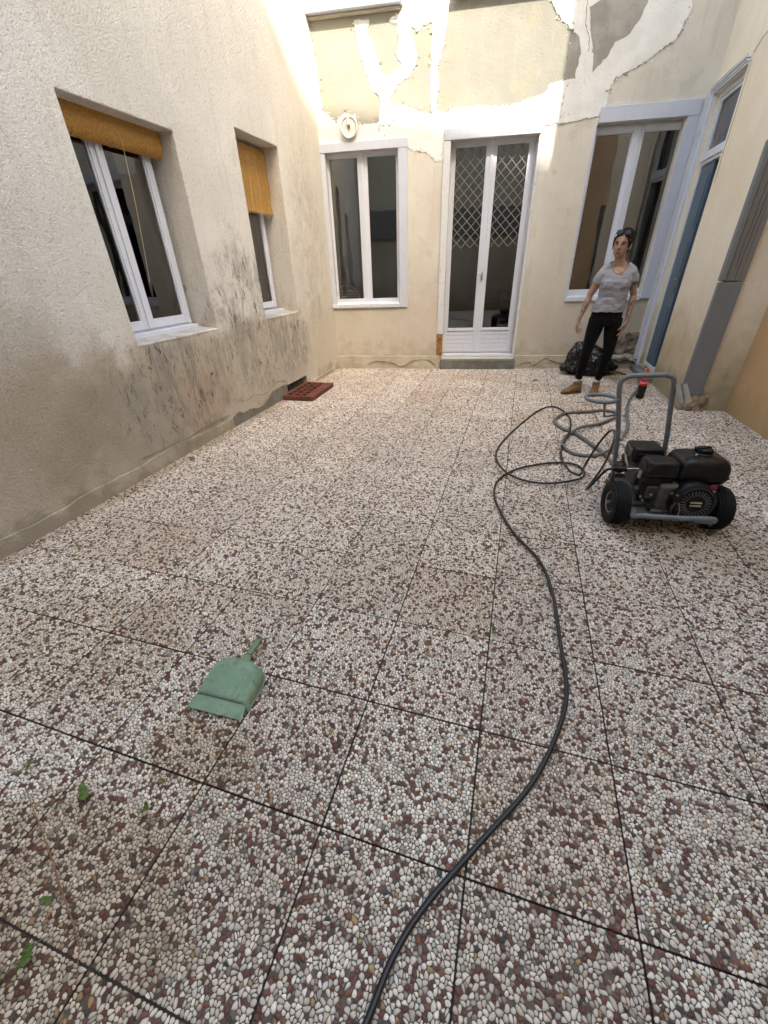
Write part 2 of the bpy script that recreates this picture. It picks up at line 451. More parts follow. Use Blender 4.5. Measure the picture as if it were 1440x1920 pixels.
M_ZINC = m_paintwood('grey_board_paint', (.19, .205, .215), (.09, .085, .08), .5, .6)
M_WOODG = m_paintwood('weathered_board', (.21, .20, .185), (.12, .11, .095), .8, .75)
M_RUST = simple('bare_orange_wood', (.33, .15, .05), .85, .4, 20, .5, 120, dirt=(.10, .055, .03))
M_LEAF = simple('leaf_green', (.095, .15, .030), .55, .35, 40, dirt=(.09, .075, .03))
M_LEAF2 = simple('leaf_brown', (.10, .045, .02), .7, .3, 40)
M_TWIG = simple('dry_twig', (.24, .14, .08), .8, .3, 60)
M_CRACK = simple('crack_shadow', (.06, .05, .04), 1.0)
M_PLW = simple('white_plastic', (.72, .72, .70), .4, .06)
M_SILL = m_plaster('sill_render', (.36, .36, .36), (.50, .50, .50), (.17, .15, .13))
M_SILLP = m_paintwood('sill_paint', (.58, .58, .60), (.28, .25, .22), .9, .7)

# ------------------------------------------------------------------ ground of pebble tiles
PITCH = .4235

def clip(poly, nx, ny, d):
    out = []; n = len(poly)
    for i in range(n):
        a = poly[i]; b = poly[(i + 1) % n]
        da = a[0] * nx + a[1] * ny - d; db = b[0] * nx + b[1] * ny - d
        if da <= 0: out.append(a)
        if (da < 0 < db) or (db < 0 < da):
            t = da / (da - db); out.append((a[0] + (b[0] - a[0]) * t, a[1] + (b[1] - a[1]) * t))
    return out

def pebble_mesh(seed):
    R = random.Random(seed); N = 39; sz = PITCH - .0046; st = sz / N; pts = []
    for j in range(N):
        for i in range(N):
            if R.random() < .13: continue
            pts.append(((i + .5 + (.25 if j % 2 else -.25) + R.uniform(-.46, .46)) * st - sz / 2, (j + .5 + R.uniform(-.46, .46)) * st - sz / 2))
    pts = [(max(-sz / 2 + .001, min(sz / 2 - .001, a)), max(-sz / 2 + .001, min(sz / 2 - .001, b))) for a, b in pts]
    A = np.array(pts); V = []; F = []; RV = []; h = sz / 2
    for i, (px, py) in enumerate(pts):
        d2 = (A[:, 0] - px) ** 2 + (A[:, 1] - py) ** 2
        idx = np.argsort(d2)[1:17]; gp = .0004 + .0009 * R.random() ** 2
        if R.random() < .018: continue
        poly = [(-h, -h), (h, -h), (h, h), (-h, h)]
        for j in idx:
            qx, qy = A[j]; nx, ny = qx - px, qy - py; L = math.hypot(nx, ny)
            if L < 1e-6: continue
            nx /= L; ny /= L
            poly = clip(poly, nx, ny, (qx + px) / 2 * nx + (qy + py) / 2 * ny - gp)
            if len(poly) < 3: break
        if len(poly) < 3: continue
        for _ in range(1):
            q = []
            for k in range(len(poly)):
                a = poly[k]; b = poly[(k + 1) % len(poly)]
                q += [(a[0] * .68 + b[0] * .32, a[1] * .68 + b[1] * .32), (a[0] * .32 + b[0] * .68, a[1] * .32 + b[1] * .68)]
            poly = q
        cx = sum(a for a, _ in poly) / len(poly); cy = sum(b for _, b in poly) / len(poly)
        rad = sum(math.hypot(a - cx, b - cy) for a, b in poly) / len(poly)
        if rad < .0012: continue
        hh = min(.0045, rad * .62) * R.uniform(.75, 1.15); z0 = -.0045 - R.uniform(0, .0006); n = len(poly); k0 = len(V); rv = R.random()
        tx, ty = R.uniform(-.12, .12), R.uniform(-.12, .12)
        for s_, zf in ((1, 0), (.86, .68)):
            for a, b in poly: V.append((cx + (a - cx) * s_, cy + (b - cy) * s_, z0 + hh * zf + (tx * (a - cx) + ty * (b - cy)) * zf))
        V.append((cx, cy, z0 + hh))
        for k in range(n):
            F.append((k0 + k, k0 + (k + 1) % n, k0 + n + (k + 1) % n, k0 + n + k)); F.append((k0 + n + k, k0 + n + (k + 1) % n, k0 + 2 * n)); RV += [rv, rv]
    me = bpy.data.meshes.new('pebbles'); me.from_pydata(V, [], F)
    at = me.attributes.new('rnd', 'FLOAT', 'FACE'); at.data.foreach_set('value', RV)
    me.materials.append(M_PEB); me.polygons.foreach_set('use_smooth', [True] * len(F)); me.update()
    return me

def floor():
    g = MB(); g.box((-60, -60, -.5), (60, 60, -.018))
    go = tag(g.build('ground', simple('soil', (.085, .07, .055), .95, .4, 9)), kind='structure')
    slab = MB(); h = (PITCH - .006) / 2
    slab.box((-h, -h, -.045), (h, h, -.0045)); sm = slab.mesh('paving_tile', M_MORT)
    pm = [pebble_mesh(s) for s in (3, 8, 21, 34)]
    R = random.Random(5)
    for j in range(-6, 16):
        for i in range(-5, 8):
            x = -.80 + (i + .5) * PITCH; y = .45 + (j + .5) * PITCH
            if x > 2.75: continue
            t = bpy.data.objects.new('paving_tile', sm); link(t, go)
            t.location = (x, y, R.uniform(-.0012, .0012)); t.rotation_euler = (R.uniform(-.003, .003), R.uniform(-.003, .003), R.uniform(-.003, .003))
            p = bpy.data.objects.new('pebbles', R.choice(pm)); link(p, t); p['kind'] = 'stuff'
            p.rotation_euler = (0, 0, R.randrange(4) * math.pi / 2)
floor()

# ------------------------------------------------------------------ walls
def wall_mesh(L, H, holes, depth, th=.32, z0=-.3, extra=()):
    """wall in local x (length), y (into the wall), z; holes = (x0,x1,z0,z1) open right through"""
    xs = sorted(set([0, L] + [v for h in holes for v in h[:2]])); zs = sorted(set([z0, H] + [v for h in holes for v in h[2:]]))
    mb = MB()
    def hole(i, k):
        if i < 0 or k < 0 or i >= len(xs) - 1 or k >= len(zs) - 1: return False
        cx, cz = (xs[i] + xs[i + 1]) / 2, (zs[k] + zs[k + 1]) / 2
        return any(h[0] < cx < h[1] and h[2] < cz < h[3] for h in holes)
    inside = lambda i, k: 0 <= i < len(xs) - 1 and 0 <= k < len(zs) - 1 and not hole(i, k)
    for i in range(len(xs) - 1):
        for k in range(len(zs) - 1):
            if hole(i, k): continue
            a, b, c, d = xs[i], xs[i + 1], zs[k], zs[k + 1]
            mb.add([(a, 0, c), (b, 0, c), (b, 0, d), (a, 0, d)], [(0, 1, 2, 3)])
            mb.add([(a, th, c), (b, th, c), (b, th, d), (a, th, d)], [(3, 2, 1, 0)])
            if not inside(i - 1, k): mb.add([(a, 0, c), (a, 0, d), (a, th, d), (a, th, c)], [(0, 1, 2, 3)])
            if not inside(i + 1, k): mb.add([(b, 0, c), (b, th, c), (b, th, d), (b, 0, d)], [(0, 1, 2, 3)])
            if not inside(i, k - 1): mb.add([(a, 0, c), (a, th, c), (b, th, c), (b, 0, c)], [(0, 1, 2, 3)])
            if not inside(i, k + 1): mb.add([(a, 0, d), (b, 0, d), (b, th, d), (a, th, d)], [(0, 1, 2, 3)])
    return mb

def wall_obj(name, mb, m, parent):
    me = bpy.data.meshes.new(name); me.from_pydata(mb.v, [], mb.f); me.materials.append(m)
    bm = bmesh.new(); bm.from_mesh(me); bmesh.ops.remove_doubles(bm, verts=bm.verts, dist=1e-5)
    bmesh.ops.recalc_face_normals(bm, faces=bm.faces); bm.to_mesh(me); bm.free()
    o = link(bpy.data.objects.new(name, me), parent)
    b = o.modifiers.new('bevel', 'BEVEL'); b.width = .008; b.segments = 2; b.limit_method = 'ANGLE'
    return o

def rough_poly(pts, step=.03, amp=.012, seed=0):
    R = random.Random(seed); out = []
    for i, a in enumerate(pts):
        b = pts[(i + 1) % len(pts)]; L = math.hypot(b[0] - a[0], b[1] - a[1]); n = max(1, int(L / step))
        for k in range(n):
            t = k / n; out.append((a[0] + (b[0] - a[0]) * t + R.uniform(-amp, amp), a[1] + (b[1] - a[1]) * t + R.uniform(-amp, amp)))
    return out

def patch(name, pts, th, m, parent, amp=.012, step=.03, seed=0, label=None):
    o = MB().prism(rough_poly(pts, step, amp, seed), .004, -th).build(name, m, parent)
    if label: o['label'] = label
    return o

def crack(pts, parent, w=.003, y=-.0045, seed=0, m=None):
    R = random.Random(seed); P = catmull([(a, b, 0) for a, b in pts], 6)
    P = [Vector((p.x + R.uniform(-.006, .006), p.y + R.uniform(-.006, .006), 0)) for p in P]
    mb = MB(); L = []; Rr = []
    for i, p in enumerate(P):
        t = (P[min(i + 1, len(P) - 1)] - P[max(i - 1, 0)]).normalized(); n = Vector((-t.y, t.x, 0)); ww = w * R.uniform(.3, 1.3)
        L.append(p + n * ww); Rr.append(p - n * ww)
    poly = [(p.x, p.y) for p in L] + [(p.x, p.y) for p in reversed(Rr)]
    for i in range(len(P) - 1):
        a, b, c, d = L[i], L[i + 1], Rr[i + 1], Rr[i]
        mb.hexa([(q.x, y, q.y) for q in (a, b, c, d)] + [(q.x, .002, q.y) for q in (a, b, c, d)])
    return mb.build('crack', m or M_CRACK, parent)

def frame_pts(x0, x1, z0, z1, w_, y0, y1, mb):
    """rectangular frame of four butted bars"""
    mb.box((x0, y0, z0), (x0 + w_, y1, z1)); mb.box((x1 - w_, y0, z0), (x1, y1, z1))
    mb.box((x0 + w_, y0, z0), (x1 - w_, y1, z0 + w_)); mb.box((x0 + w_, y0, z1 - w_), (x1 - w_, y1, z1))
    return mb

def casement(parent, x0, x1, z0, z1, y, leaves, room=.9, mat=None, label=None, fw=.05, sw=.055, door=False, lattice=False, room_m=None, floor=None):
    """window or door in local wall coordinates; y = depth of the frame's front face"""
    mat = mat or M_FRAME
    mb = frame_pts(x0, x1, z0, z1, fw, y, y + .06, MB())
    fr = mb.build('door' if door else 'window', mat, parent, bevel=.004)
    if label: fr['label'] = label
    xi0, xi1 = x0 + fw - .012, x1 - fw + .012; zi0, zi1 = z0 + fw - .012, z1 - fw + .012
    n = leaves; wl = (xi1 - xi0) / n
    for i in range(n):
        a = xi0 + i * wl + (.002 if i else 0); b = xi0 + (i + 1) * wl - (.002 if i < n - 1 else 0)
        zb = zi0; s = MB()
        pb = .30 if door else 0
        ys = y - .018
        s.box((a, ys, zi0), (a + sw, ys + .045, zi1)); s.box((b - sw, ys, zi0), (b, ys + .045, zi1))
        s.box((a + sw, ys, zi0), (b - sw, ys + .045, zi0 + sw)); s.box((a + sw, ys, zi1 - sw), (b - sw, ys + .045, zi1))
        if door: s.box((a + sw, ys, zi0 + pb), (b - sw, ys + .045, zi0 + pb + .03))
        # inner glazing bead
        g0 = zi0 + (pb + .03 if door else sw)
        frame_pts(a + sw, b - sw, g0, zi1 - sw, .012, ys + .008, ys + .036, s)
        so_ = s.build('sash', mat, fr, bevel=.003)
        g = MB(); g.box((a + sw + .01, ys + .02, g0 + .01), (b - sw - .01, ys + .024, zi1 - sw - .01))
        g.build('glass', M_GLASS, fr)
        if door:
            for k in range(4):
                zz = zi0 + sw + k * .0605
                MB().box((a + sw, ys + .012, zz + .003), (b - sw, ys + .03, zz + .0595)).build('panel_slat', mat, fr, bevel=.003)
            MB().box((a + sw, ys + .03, zi0 + sw), (b - sw, ys + .038, zi0 + pb)).build('panel', M_CRACK, fr)
        if lattice:
            lt = MB(); gx0, gx1, gz0, gz1 = a + sw + .014, b - sw - .014, 1.60, zi1 - sw - .012
            Wd = gx1 - gx0; dx = Wd / 3.05; dz = dx * 1.0; yy = ys + .0135
            for sgn in (1, -1):
                for k in range(-30, 40):
                    c = gz0 + k * dz   # line z = c + sgn*(x-gx0)*dz/dx
                    t0, t1 = gx0, gx1
                    sl = sgn * dz / dx
                    # clip to the rectangle
                    za, zb_ = c, c + sl * Wd
                    lo, hi = 0.0, Wd
                    if sl > 0:
                        lo = max(lo, (gz0 - c) / sl); hi = min(hi, (gz1 - c) / sl)
                    else:
                        lo = max(lo, (gz1 - c) / sl); hi = min(hi, (gz0 - c) / sl)
                    if hi - lo < .02: continue
                    P0 = Vector((gx0 + lo, yy + (.003 if sgn > 0 else 0), c + sl * lo)); P1 = Vector((gx0 + hi, P0.y, c + sl * hi))
                    d = (P1 - P0).normalized(); nn = Vector((-d.z, 0, d.x)) * .0052
                    off = Vector((0, .0028, 0))
                    lt.hexa([P0 - nn, P1 - nn, P1 + nn, P0 + nn, P0 - nn + off, P1 - nn + off, P1 + nn + off, P0 + nn + off])
            lo_ = lt.build('lattice', M_LAT, fr)
    if n == 2:   # cover strip between the leaves
        c = (xi0 + xi1) / 2
        MB().box((c - .017, y - .032, zi0 + .004), (c + .017, y - .018, zi1 - .004)).build('astragal', mat, fr, bevel=.004)
    # dark room behind
    r = MB(); e = .12; Y0 = y + .06; Y1 = y + room; rz1 = z1 + e; rx0 = x0 - (e if floor is None else .35); rx1 = x1 + e; rz0 = (z0 - e) if floor is None else floor
    for a, b in (((rx0, Y1, rz0), (rx1, Y1 + .03, rz1)), ((rx0 - .03, Y0, rz0), (rx0, Y1, rz1)), ((rx1, Y0, rz0), (rx1 + .03, Y1, rz1)),
                 ((rx0, Y0, rz0 - .03), (rx1, Y1, rz0)), ((rx0, Y0, rz1), (rx1, Y1, rz1 + .03))): r.box(a, b)
    r.build('dark_interior', room_m or M_DARK, fr)
    return fr

M_LAT = simple('lattice_metal', (.17, .165, .155), .5)

# ---- left wing
LW = empty('house_wing', (-2.78, 0, 0), math.pi / 2)       # local x = world y, local y = -world x
tag(LW, 'roughcast cream house wing with two deep window recesses along the left side', 'building')
x_off = 2.2   # local start at world y = -2.2
def Lx(y): return y
h1 = (2.615, 3.585, .96, 2.372); h2 = (4.47, 5.27, .95, 2.57); hv = (4.70, 5.27, -.02, .135)
mb = wall_mesh(8.75, 5.6, [(a + 2.2, b + 2.2, c, d) for a, b, c, d in (h1, h2, hv)], .3, .42)
mb.v = [(x - 2.2, y, z) for x, y, z in mb.v]
wall_obj('wall', mb, M_LEFT, LW)
casement(LW, 2.46, 3.53, .99, 2.36, .23, 2, label='two-leaf white window under the rolled bamboo blind', room=.8)
casement(LW, 4.30, 5.22, .98, 2.56, .27, 2, label='white window half covered by the lowered bamboo blind', room=.8)
def sill(parent, x0, x1, z, y1, proj, m=None, th=.035):
    s = MB(); s.hexa([(x0, -proj, z - th), (x1, -proj, z - th), (x1, y1, z - th), (x0, y1, z - th), (x0, -proj, z - .012), (x1, -proj, z - .012), (x1, y1, z + .02), (x0, y1, z + .02)])
    return s.build('sill', m or M_SILLP, parent, bevel=.006)
sill(LW, 2.617, 3.583, .965, .235, .004, M_SILL, .02); sill(LW, 4.472, 5.268, .955, .275, .004, M_SILL, .02)
for a, b, z in ((2.617, 3.54, .985), (4.472, 5.225, .975)):
    MB().box((a, .17, z - .02), (b, .235, z + .022)).build('sill_board', M_FRAME, LW, bevel=.004)
# plaster skirt along the foot, wavy top
def skirt(parent, x0, x1, base, amp, th, m, seed, zb=-.02):
    R = random.Random(seed); n = int((x1 - x0) / .035); top = []
    for i in range(n + 1):
        x = x0 + (x1 - x0) * i / n
        top.append((x, base + amp * noise.noise(Vector((x * 1.7, seed, 0))) + amp * .3 * noise.noise(Vector((x * 9, seed, 3)))))
    v = []; f = []
    for i, (x, z) in enumerate(top):
        tt = th * (1 + .5 * noise.noise(Vector((x * 4, 9, seed))))
        v += [(x, -tt, zb), (x, -tt * .95, z * .55), (x, -tt * .8, z - .006), (x, .004, z)]
        if i:
            k = 4 * i
            f += [(k - 4 + q, k + q, k + q + 1, k - 3 + q) for q in range(3)]
    mb = MB(); mb.add(v, f)
    return mb.build('plaster_skirt', m, parent, sharp=50)
skirt(LW, -2.2, 3.50, .115, .04, .010, M_LEFT, 2)
skirt(LW, 5.34, 6.42, .05, .025, .010, M_LEFT, 7)
patch('exposed_cement', [(3.52, -.01), (3.50, .10), (3.60, .13), (3.72, .09), (3.84, .10), (4.0, .055), (4.16, .07), (4.33, .155), (4.55, .165), (4.70, .155), (4.70, -.01)], .004, M_CEM, LW, .006, seed=4)
M_CRK2 = simple('faint_crack', (.22, .19, .15), 1.0)
crack([(2.3, .155), (2.6, .14), (2.8, .125), (3.1, .15), (3.45, .14)], LW, .0016, -.006, 3, M_CRK2)
crack([(3.1, .62), (3.05, .45), (3.12, .33), (3.0, .22)], LW, .0012, -.0035, 5, M_CRK2)
crack([(3.62, .26), (3.8, .20), (3.95, .22), (4.2, .17), (4.45, .24), (4.7, .20)], LW, .0014, -.0035, 6, M_CRK2)
# vent hollow behind the opening
v = MB(); v.box((4.69, .40, -.05), (5.28, .43, .15)); v.build('vent_back', M_CRACK, LW)

# ---- back house
BW = empty('house', (-2.78, 6.425, 0), math.atan(.147))
tag(BW, 'cream rendered house front patched with white plaster at the end of the courtyard', 'building')
W1 = (.06, 1.02, .90, 2.70); DR = (1.695, 2.75, .17, 2.73); W2 = (3.40, 4.36, .925, 2.77)
U1 = (.0, 1.03, 3.96, 5.3); U2 = (1.72, 2.7, 3.93, 5.3)
mb = wall_mesh(4.64, 6.0, [W1, DR, W2, U1, U2], .3, .34)
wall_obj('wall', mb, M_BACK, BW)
casement(BW, -.019, 1.089, .90, 2.755, .10, 2, label='white window beside the corner, under the round wall lamp', room=1.3, floor=.17)
casement(BW, 1.655, 2.765, .19, 2.78, .13, 2, door=True, lattice=True, label='glazed double door with diamond lattice', room=2.0)
casement(BW, 3.33, 4.476, .945, 2.79, .10, 2, label='white window behind the standing woman', room=1.3, floor=.17)
casement(BW, *U1, .12, 2, room=1.0, label='upper window cut by the top of the photograph')
casement(BW, *U2, .12, 2, room=1.0)
# threshold and step
MB().box((1.69, .02, .165), (2.755, .16, .20)).build('threshold', M_OLD, BW, bevel=.004)
MB().box((1.685, -.035, .135), (2.755, .12, .160)).build('weatherboard', M_OLD, BW, bevel=.004)
st = MB(); st.box((1.665, -.075, -.02), (2.80, .05, .133)); st.build('step', M_CONC, BW, bevel=.01)
# trims (flat boards)
def board(x0, x1, z0, z1, th=.022, m=None, name='trim', lab=None, y0=0):
    o = MB().box((x0, -th, z0), (x1, .004 + y0, z1)).build(name, m or M_TRIM, BW, bevel=.003)
    if lab: o['label'] = lab
    return o
board(-.02, 1.15, 2.70, 2.79); board(1.03, 1.145, .885, 2.697); board(.0, .058, .93, 2.698, .015)
board(1.61, 2.77, 2.73, 2.838, .026); board(1.602, 1.692, .50, 2.727, .02, M_OLD)
board(1.60, 1.685, .205, .498, .016, M_RUST, 'trim', 'bare orange-brown foot of the door trim')
board(2.752, 2.785, .14, 2.727, .012, M_OLD)
board(3.405, 4.48, 2.775, 2.915, .03); board(4.365, 4.485, .93, 2.772, .03, M_TRIM); board(4.49, 4.60, .14, 2.93, .045, M_OLD, 'pilaster_board', 'flat blue-grey board beside the side door')
MB().box((3.375, -.012, .90), (3.398, .004, 2.772)).build('trim', M_TRIM, BW, bevel=.003)
sb = MB(); sb.hexa([(.0, -.03, .888), (1.028, -.03, .888), (1.028, .10, .888), (.0, .10, .888), (.0, -.03, .935), (1.028, -.03, .935), (1.028, .10, .965), (.0, .10, .965)])
sb.build('sill', M_FRAME, BW, bevel=.004)
sb = MB(); sb.hexa([(3.395, -.03, .912), (4.36, -.03, .912), (4.36, .10, .912), (3.395, .10, .912), (3.395, -.03, .965), (4.36, -.03, .965), (4.36, .10, .985), (3.395, .10, .985)])
sb.build('sill', M_FRAME, BW, bevel=.004)
for x0, x1, z in ((-.10, 1.09, 3.93), (1.66, 2.78, 3.955)):
    s = MB(); s.hexa([(x0, -.10, z - .035), (x1, -.10, z - .035), (x1, .10, z - .035), (x0, .10, z - .035), (x0, -.105, z + .030), (x1, -.105, z + .030), (x1, .10, z + .05), (x0, .10, z + .05)])
    s.build('sill', M_FRAME, BW, bevel=.006)
    MB().box((x0 + .02, -.045, z - .065), (x1 - .02, .004, z - .037)).build('sill_support', M_PLINTH, BW, bevel=.012)
# plinth
for a, b, s_ in ((.0, 1.66, 12), (2.80, 3.95, 15)):
    skirt(BW, a, b, .19, .012, .032, M_PLINTH, s_)
# white repair plaster
P1 = [(-0.02, 3.85), (0.0, 3.84), (0.01, 3.68), (0.05, 3.52), (0.05, 3.29), (0.07, 3.12), (0.24, 3.0), (0.34, 3.06), (0.49, 3.04), (0.52, 2.94), (0.80, 2.95), (0.80, 2.74), (-0.02, 2.76)]
P2 = [(0.54, 3.83), (0.71, 3.83), (0.68, 3.74), (0.74, 3.63), (0.8, 3.48), (0.86, 3.35), (0.94, 3.36), (1.08, 3.43), (1.02, 3.51), (1.05, 3.63), (1.03, 3.76), (0.93, 3.80), (1.10, 3.86), (1.10, 5.2), (1.62, 5.2), (1.61, 3.92), (1.6, 3.78), (1.57, 3.64), (1.54, 3.47), (1.5, 3.38), (1.52, 3.25), (1.49, 3.01), (1.44, 2.99), (1.42, 3.31), (1.43, 3.45), (1.41, 3.54), (1.44, 3.75), (1.32, 3.73), (1.28, 3.7), (1.19, 3.73), (1.21, 3.62), (1.26, 3.48), (1.24, 3.42), (1.15, 3.33), (1.03, 3.27), (0.93, 3.16), (0.97, 3.07), (0.96, 2.92), (0.78, 2.93), (0.81, 3.08), (0.8, 3.2), (0.72, 3.24), (0.65, 3.4), (0.58, 3.58), (0.54, 3.74)]
P3 = [(0.79, 3.0), (0.97, 3.1), (1.15, 3.07), (1.34, 3.0), (1.43, 2.99), (1.5, 3.03), (1.62, 2.98), (1.71, 3.02), (1.93, 3.03), (2.38, 3.0), (2.6, 3.05), (2.75, 3.07), (2.8, 3.15), (2.98, 3.17), (3.04, 2.83), (2.77, 2.80), (1.61, 2.80), (1.60, 2.53), (1.52, 2.54), (1.39, 2.64), (1.22, 2.66), (1.1, 2.76), (0.79, 2.78)]
P4 = [(2.66, 3.87), (2.7, 5.2), (4.25, 5.2), (4.1, 3.74), (4.13, 3.61), (4.09, 3.52), (4.05, 3.41), (3.9, 3.33), (3.71, 3.22), (3.49, 3.15), (3.45, 3.03), (3.46, 2.93), (3.39, 2.85), (2.96, 2.80), (2.97, 3.56), (2.86, 3.62), (2.75, 3.73)]
GA = [(3.1, 3.71), (3.21, 3.76), (3.69, 3.73), (3.66, 3.63), (3.62, 3.56), (3.56, 3.48), (3.43, 3.43), (3.36, 3.32), (3.24, 3.21), (3.23, 3.32), (3.15, 3.54)]
GB = [(2.97, 3.55), (3.04, 3.5), (3.08, 3.37), (3.06, 3.18), (2.95, 3.17), (2.95, 3.34)]
for i, (p, t_) in enumerate(((P1, .0026), (P2, .0058), (P3, .0042), (P4, .0074))):
    patch('plaster_patch', p, t_, M_WHITE, BW, .011, .02, i + 20)
    patch('plaster_underlayer', p, t_ - .0008, M_GREYP, BW, .019, .022, i + 70)
for i, p in enumerate((GA, GB)): patch('render_patch', p, .0092, M_GREYP, BW, .008, .03, i + 40)
def chips(polys, n, seed, m, name, th):
    R = random.Random(seed); mb = MB()
    for _ in range(n):
        P = R.choice(polys); k = R.randrange(len(P)); a, b = P[k], P[(k + 1) % len(P)]; t = R.random()
        cx, cz = a[0] + (b[0] - a[0]) * t + R.gauss(0, .022), a[1] + (b[1] - a[1]) * t + R.gauss(0, .022)
        r_ = R.uniform(.003, .009) * (1 + (R.random() < .15)); q = R.uniform(.4, 1)
        mb.prism([(cx + r_ * math.cos(g) * R.uniform(.6, 1.2), cz + r_ * q * math.sin(g) * R.uniform(.6, 1.2)) for g in [2 * math.pi * i / 7 for i in range(7)]], .002, -th - R.uniform(0, .0008))
    o = mb.build(name, m, BW); o['kind'] = 'stuff'
PE = [p for p in (P1, P2, P3, P4)]
chips(PE, 320, 3, M_WHITE, 'plaster_chips', .0035); chips(PE, 190, 4, M_GREYP, 'render_chips', .0079)
crack([(1.12, 3.79), (1.1, 3.65), (1.12, 3.49), (1.1, 3.41), (0.98, 3.34), (0.87, 3.27), (0.81, 3.15), (0.86, 3.05), (0.91, 2.97)], BW, .0022, -.0078, 8)
crack([(3.05, 3.9), (3.08, 3.66), (3.09, 3.59), (3.15, 3.48), (3.16, 3.38)], BW, .0022, -.0102, 9)
crack([(0.5, .06), (0.67, .12), (0.94, .07), (1.06, .03), (1.24, .12), (1.48, .13), (1.6, .04)], BW, .0013, -.042, 10, M_CRK2)
crack([(2.85, .04), (3.0, .10), (3.1, .05), (3.25, .15), (3.45, .08), (3.6, .12)], BW, .0013, -.042, 11, M_CRK2)
crack([(4.15, .16), (4.3, .10), (4.42, .12), (4.58, .05)], BW, .008, -.06, 12)
# broken masonry at the right foot
def rubble(parent, x0, x1, z0, z1, outline, seed, depth=.05, m=None):
    nx, nz = int((x1 - x0) / .018), int((z1 - z0) / .018); v = []; f = []
    for k in range(nz + 1):
        for i in range(nx + 1):
            x = x0 + (x1 - x0) * i / nx; z = z0 + (z1 - z0) * k / nz
            c = noise.cell(Vector((x * 9 + seed, z * 14, seed)))
            d = .012 + depth * .5 * (noise.fractal(Vector((x * 11, z * 15, seed)), 1.0, 2.0, 4) * .9 + .25 + .25 * c)
            e = min(i, nx - i, k, nz - k)
            if e == 0: d = -.004
            jx = .01 * noise.noise(Vector((x * 30, z * 30, 1))) * 3
            jz = .01 * noise.noise(Vector((x * 30, z * 30, 7))) * 3
            v.append((x + jx, -max(-.004, d), z + jz))
    for k in range(nz):
        for i in range(nx):
            a = k * (nx + 1) + i; f.append((a, a + 1, a + nx + 2, a + nx + 1))
    mb = MB(); mb.add(v, f)
    return mb.build('broken_masonry', m or M_STONE, parent, sharp=40)
rubble(BW, 4.08, 4.60, .20, .50, None, 3, .06)
rubble(BW, 3.97, 4.62, -.02, .20, None, 9, .05, M_PLINTH)

# ---- right wing with the side door
RW = empty('house_wing', (1.752, 7.10, 0), -math.pi / 2)      # local x = 7.10 - world y, local y = world x - 1.752
tag(RW, 'pale yellow house wing with tall blue side door on the right', 'building')
mb = wall_mesh(2.06, 7.0, [(.075, .885, .08, 2.93)], .3, .45)
wall_obj('wall', mb, M_RIGHT, RW)
# tan return wall
q = Vector((.06, -1, 0)).normalized()
s = MB(); s.box((1.80, 5.045, -.3), (2.62, 5.10, 7.0)); 
so_ = s.build('end_wall', m_right('brown_tan_roughcast', (.40, .26, .14), (.48, .325, .19), (.34, .235, .13), (.27, .23, .11))); so_.parent = RW; so_.matrix_parent_inverse = (Matrix.Translation((1.752, 7.10, 0)) @ Matrix.Rotation(-math.pi / 2, 4, 'Z')).inverted()
INV = so_.matrix_parent_inverse.copy()
s = MB(); s.hexa([(2.18, 5.042, -.3), (2.23, 4.21, -.3), (2.74, 4.21, -.3), (2.7, 5.042, -.3), (2.18, 5.042, 8.3), (2.23, 4.21, 8.3), (2.74, 4.21, 8.3), (2.7, 5.042, 8.3)])  # unseen height and near corner shaped to cut the sun on the back wall
o = s.build('side_wall', M_TAN); o.parent = RW; o.matrix_parent_inverse = INV
s = MB(); s.hexa([(2.23, 4.207, -.3), (2.62, -2.3, -.3), (3.1, -2.3, -.3), (2.74, 4.207, -.3), (2.23, 4.207, 3.9), (2.62, -2.3, 3.9), (3.1, -2.3, 3.9), (2.74, 4.207, 3.9)])
o = s.build('low_wall', M_TAN); o.parent = RW; o.matrix_parent_inverse = INV
# door frame in the recess
fr = MB(); frame_pts(.0755, .8845, .081, 2.9295, .05, .05, .13, fr)
fr.box((.126, .045, 2.30), (.834, .125, 2.40))
dr = fr.build('side_door', M_OLD, RW, bevel=.005); dr['label'] = 'tall door frame with glazed transom and blue leaf'
m2 = MB(); m2.box((.02, -.03, .0), (.074, .004, 2.985)); m2.build('architrave', M_FRAME, dr, bevel=.008)
for z_, p_ in ((2.932, .022), (2.952, .034), (2.974, .046)): MB().box((.0745 if p_ < .03 else .02, -p_, z_), (.90 + p_ * .5, .004, z_ + .0185)).build('head_moulding', M_FRAME, dr, bevel=.005)
MB().box((.10, .03, 2.335), (.86, .048, 2.365)).build('transom_moulding', M_FRAME, dr, bevel=.006)
fr2 = MB(); frame_pts(.127, .833, 2.401, 2.878, .03, .06, .105, fr2); fr2.build('transom_sash', M_FRAME, dr, bevel=.004)
MB().box((.155, .08, 2.43), (.805, .084, 2.85)).build('glass', M_GLASS, dr)
lf = MB(); lf.box((.128, .065, .10), (.545, .105, 2.297)); 
for z0_, z1_ in ((.25, .85), (1.0, 1.55), (1.7, 2.2)): lf.box((.20, .058, z0_), (.48, .064, z1_))
lf.build('leaf', M_BLUE, dr, bevel=.004)
h_ = MB(); h_.box((.515, .052, 1.08), (.538, .064, 1.24)); h_.tube([(.527, .055, 1.17), (.527, .015, 1.17), (.60, .015, 1.17)], .007, 8)
h_.build('handle', M_METAL, dr, bevel=.001)
r = MB(); 
for a, b in (((-.2, 1.1, 0), (1.2, 1.13, 3.1)), ((-.23, .46, 0), (-.2, 1.1, 3.1)), ((1.2, .46, 0), (1.23, 1.1, 3.1)), ((-.2, .46, 3.1), (1.2, 1.1, 3.13)), ((-.2, .14, .05), (1.2, 1.1, .08))): r.box(a, b)
r.build('dark_interior', M_CRACK, dr)
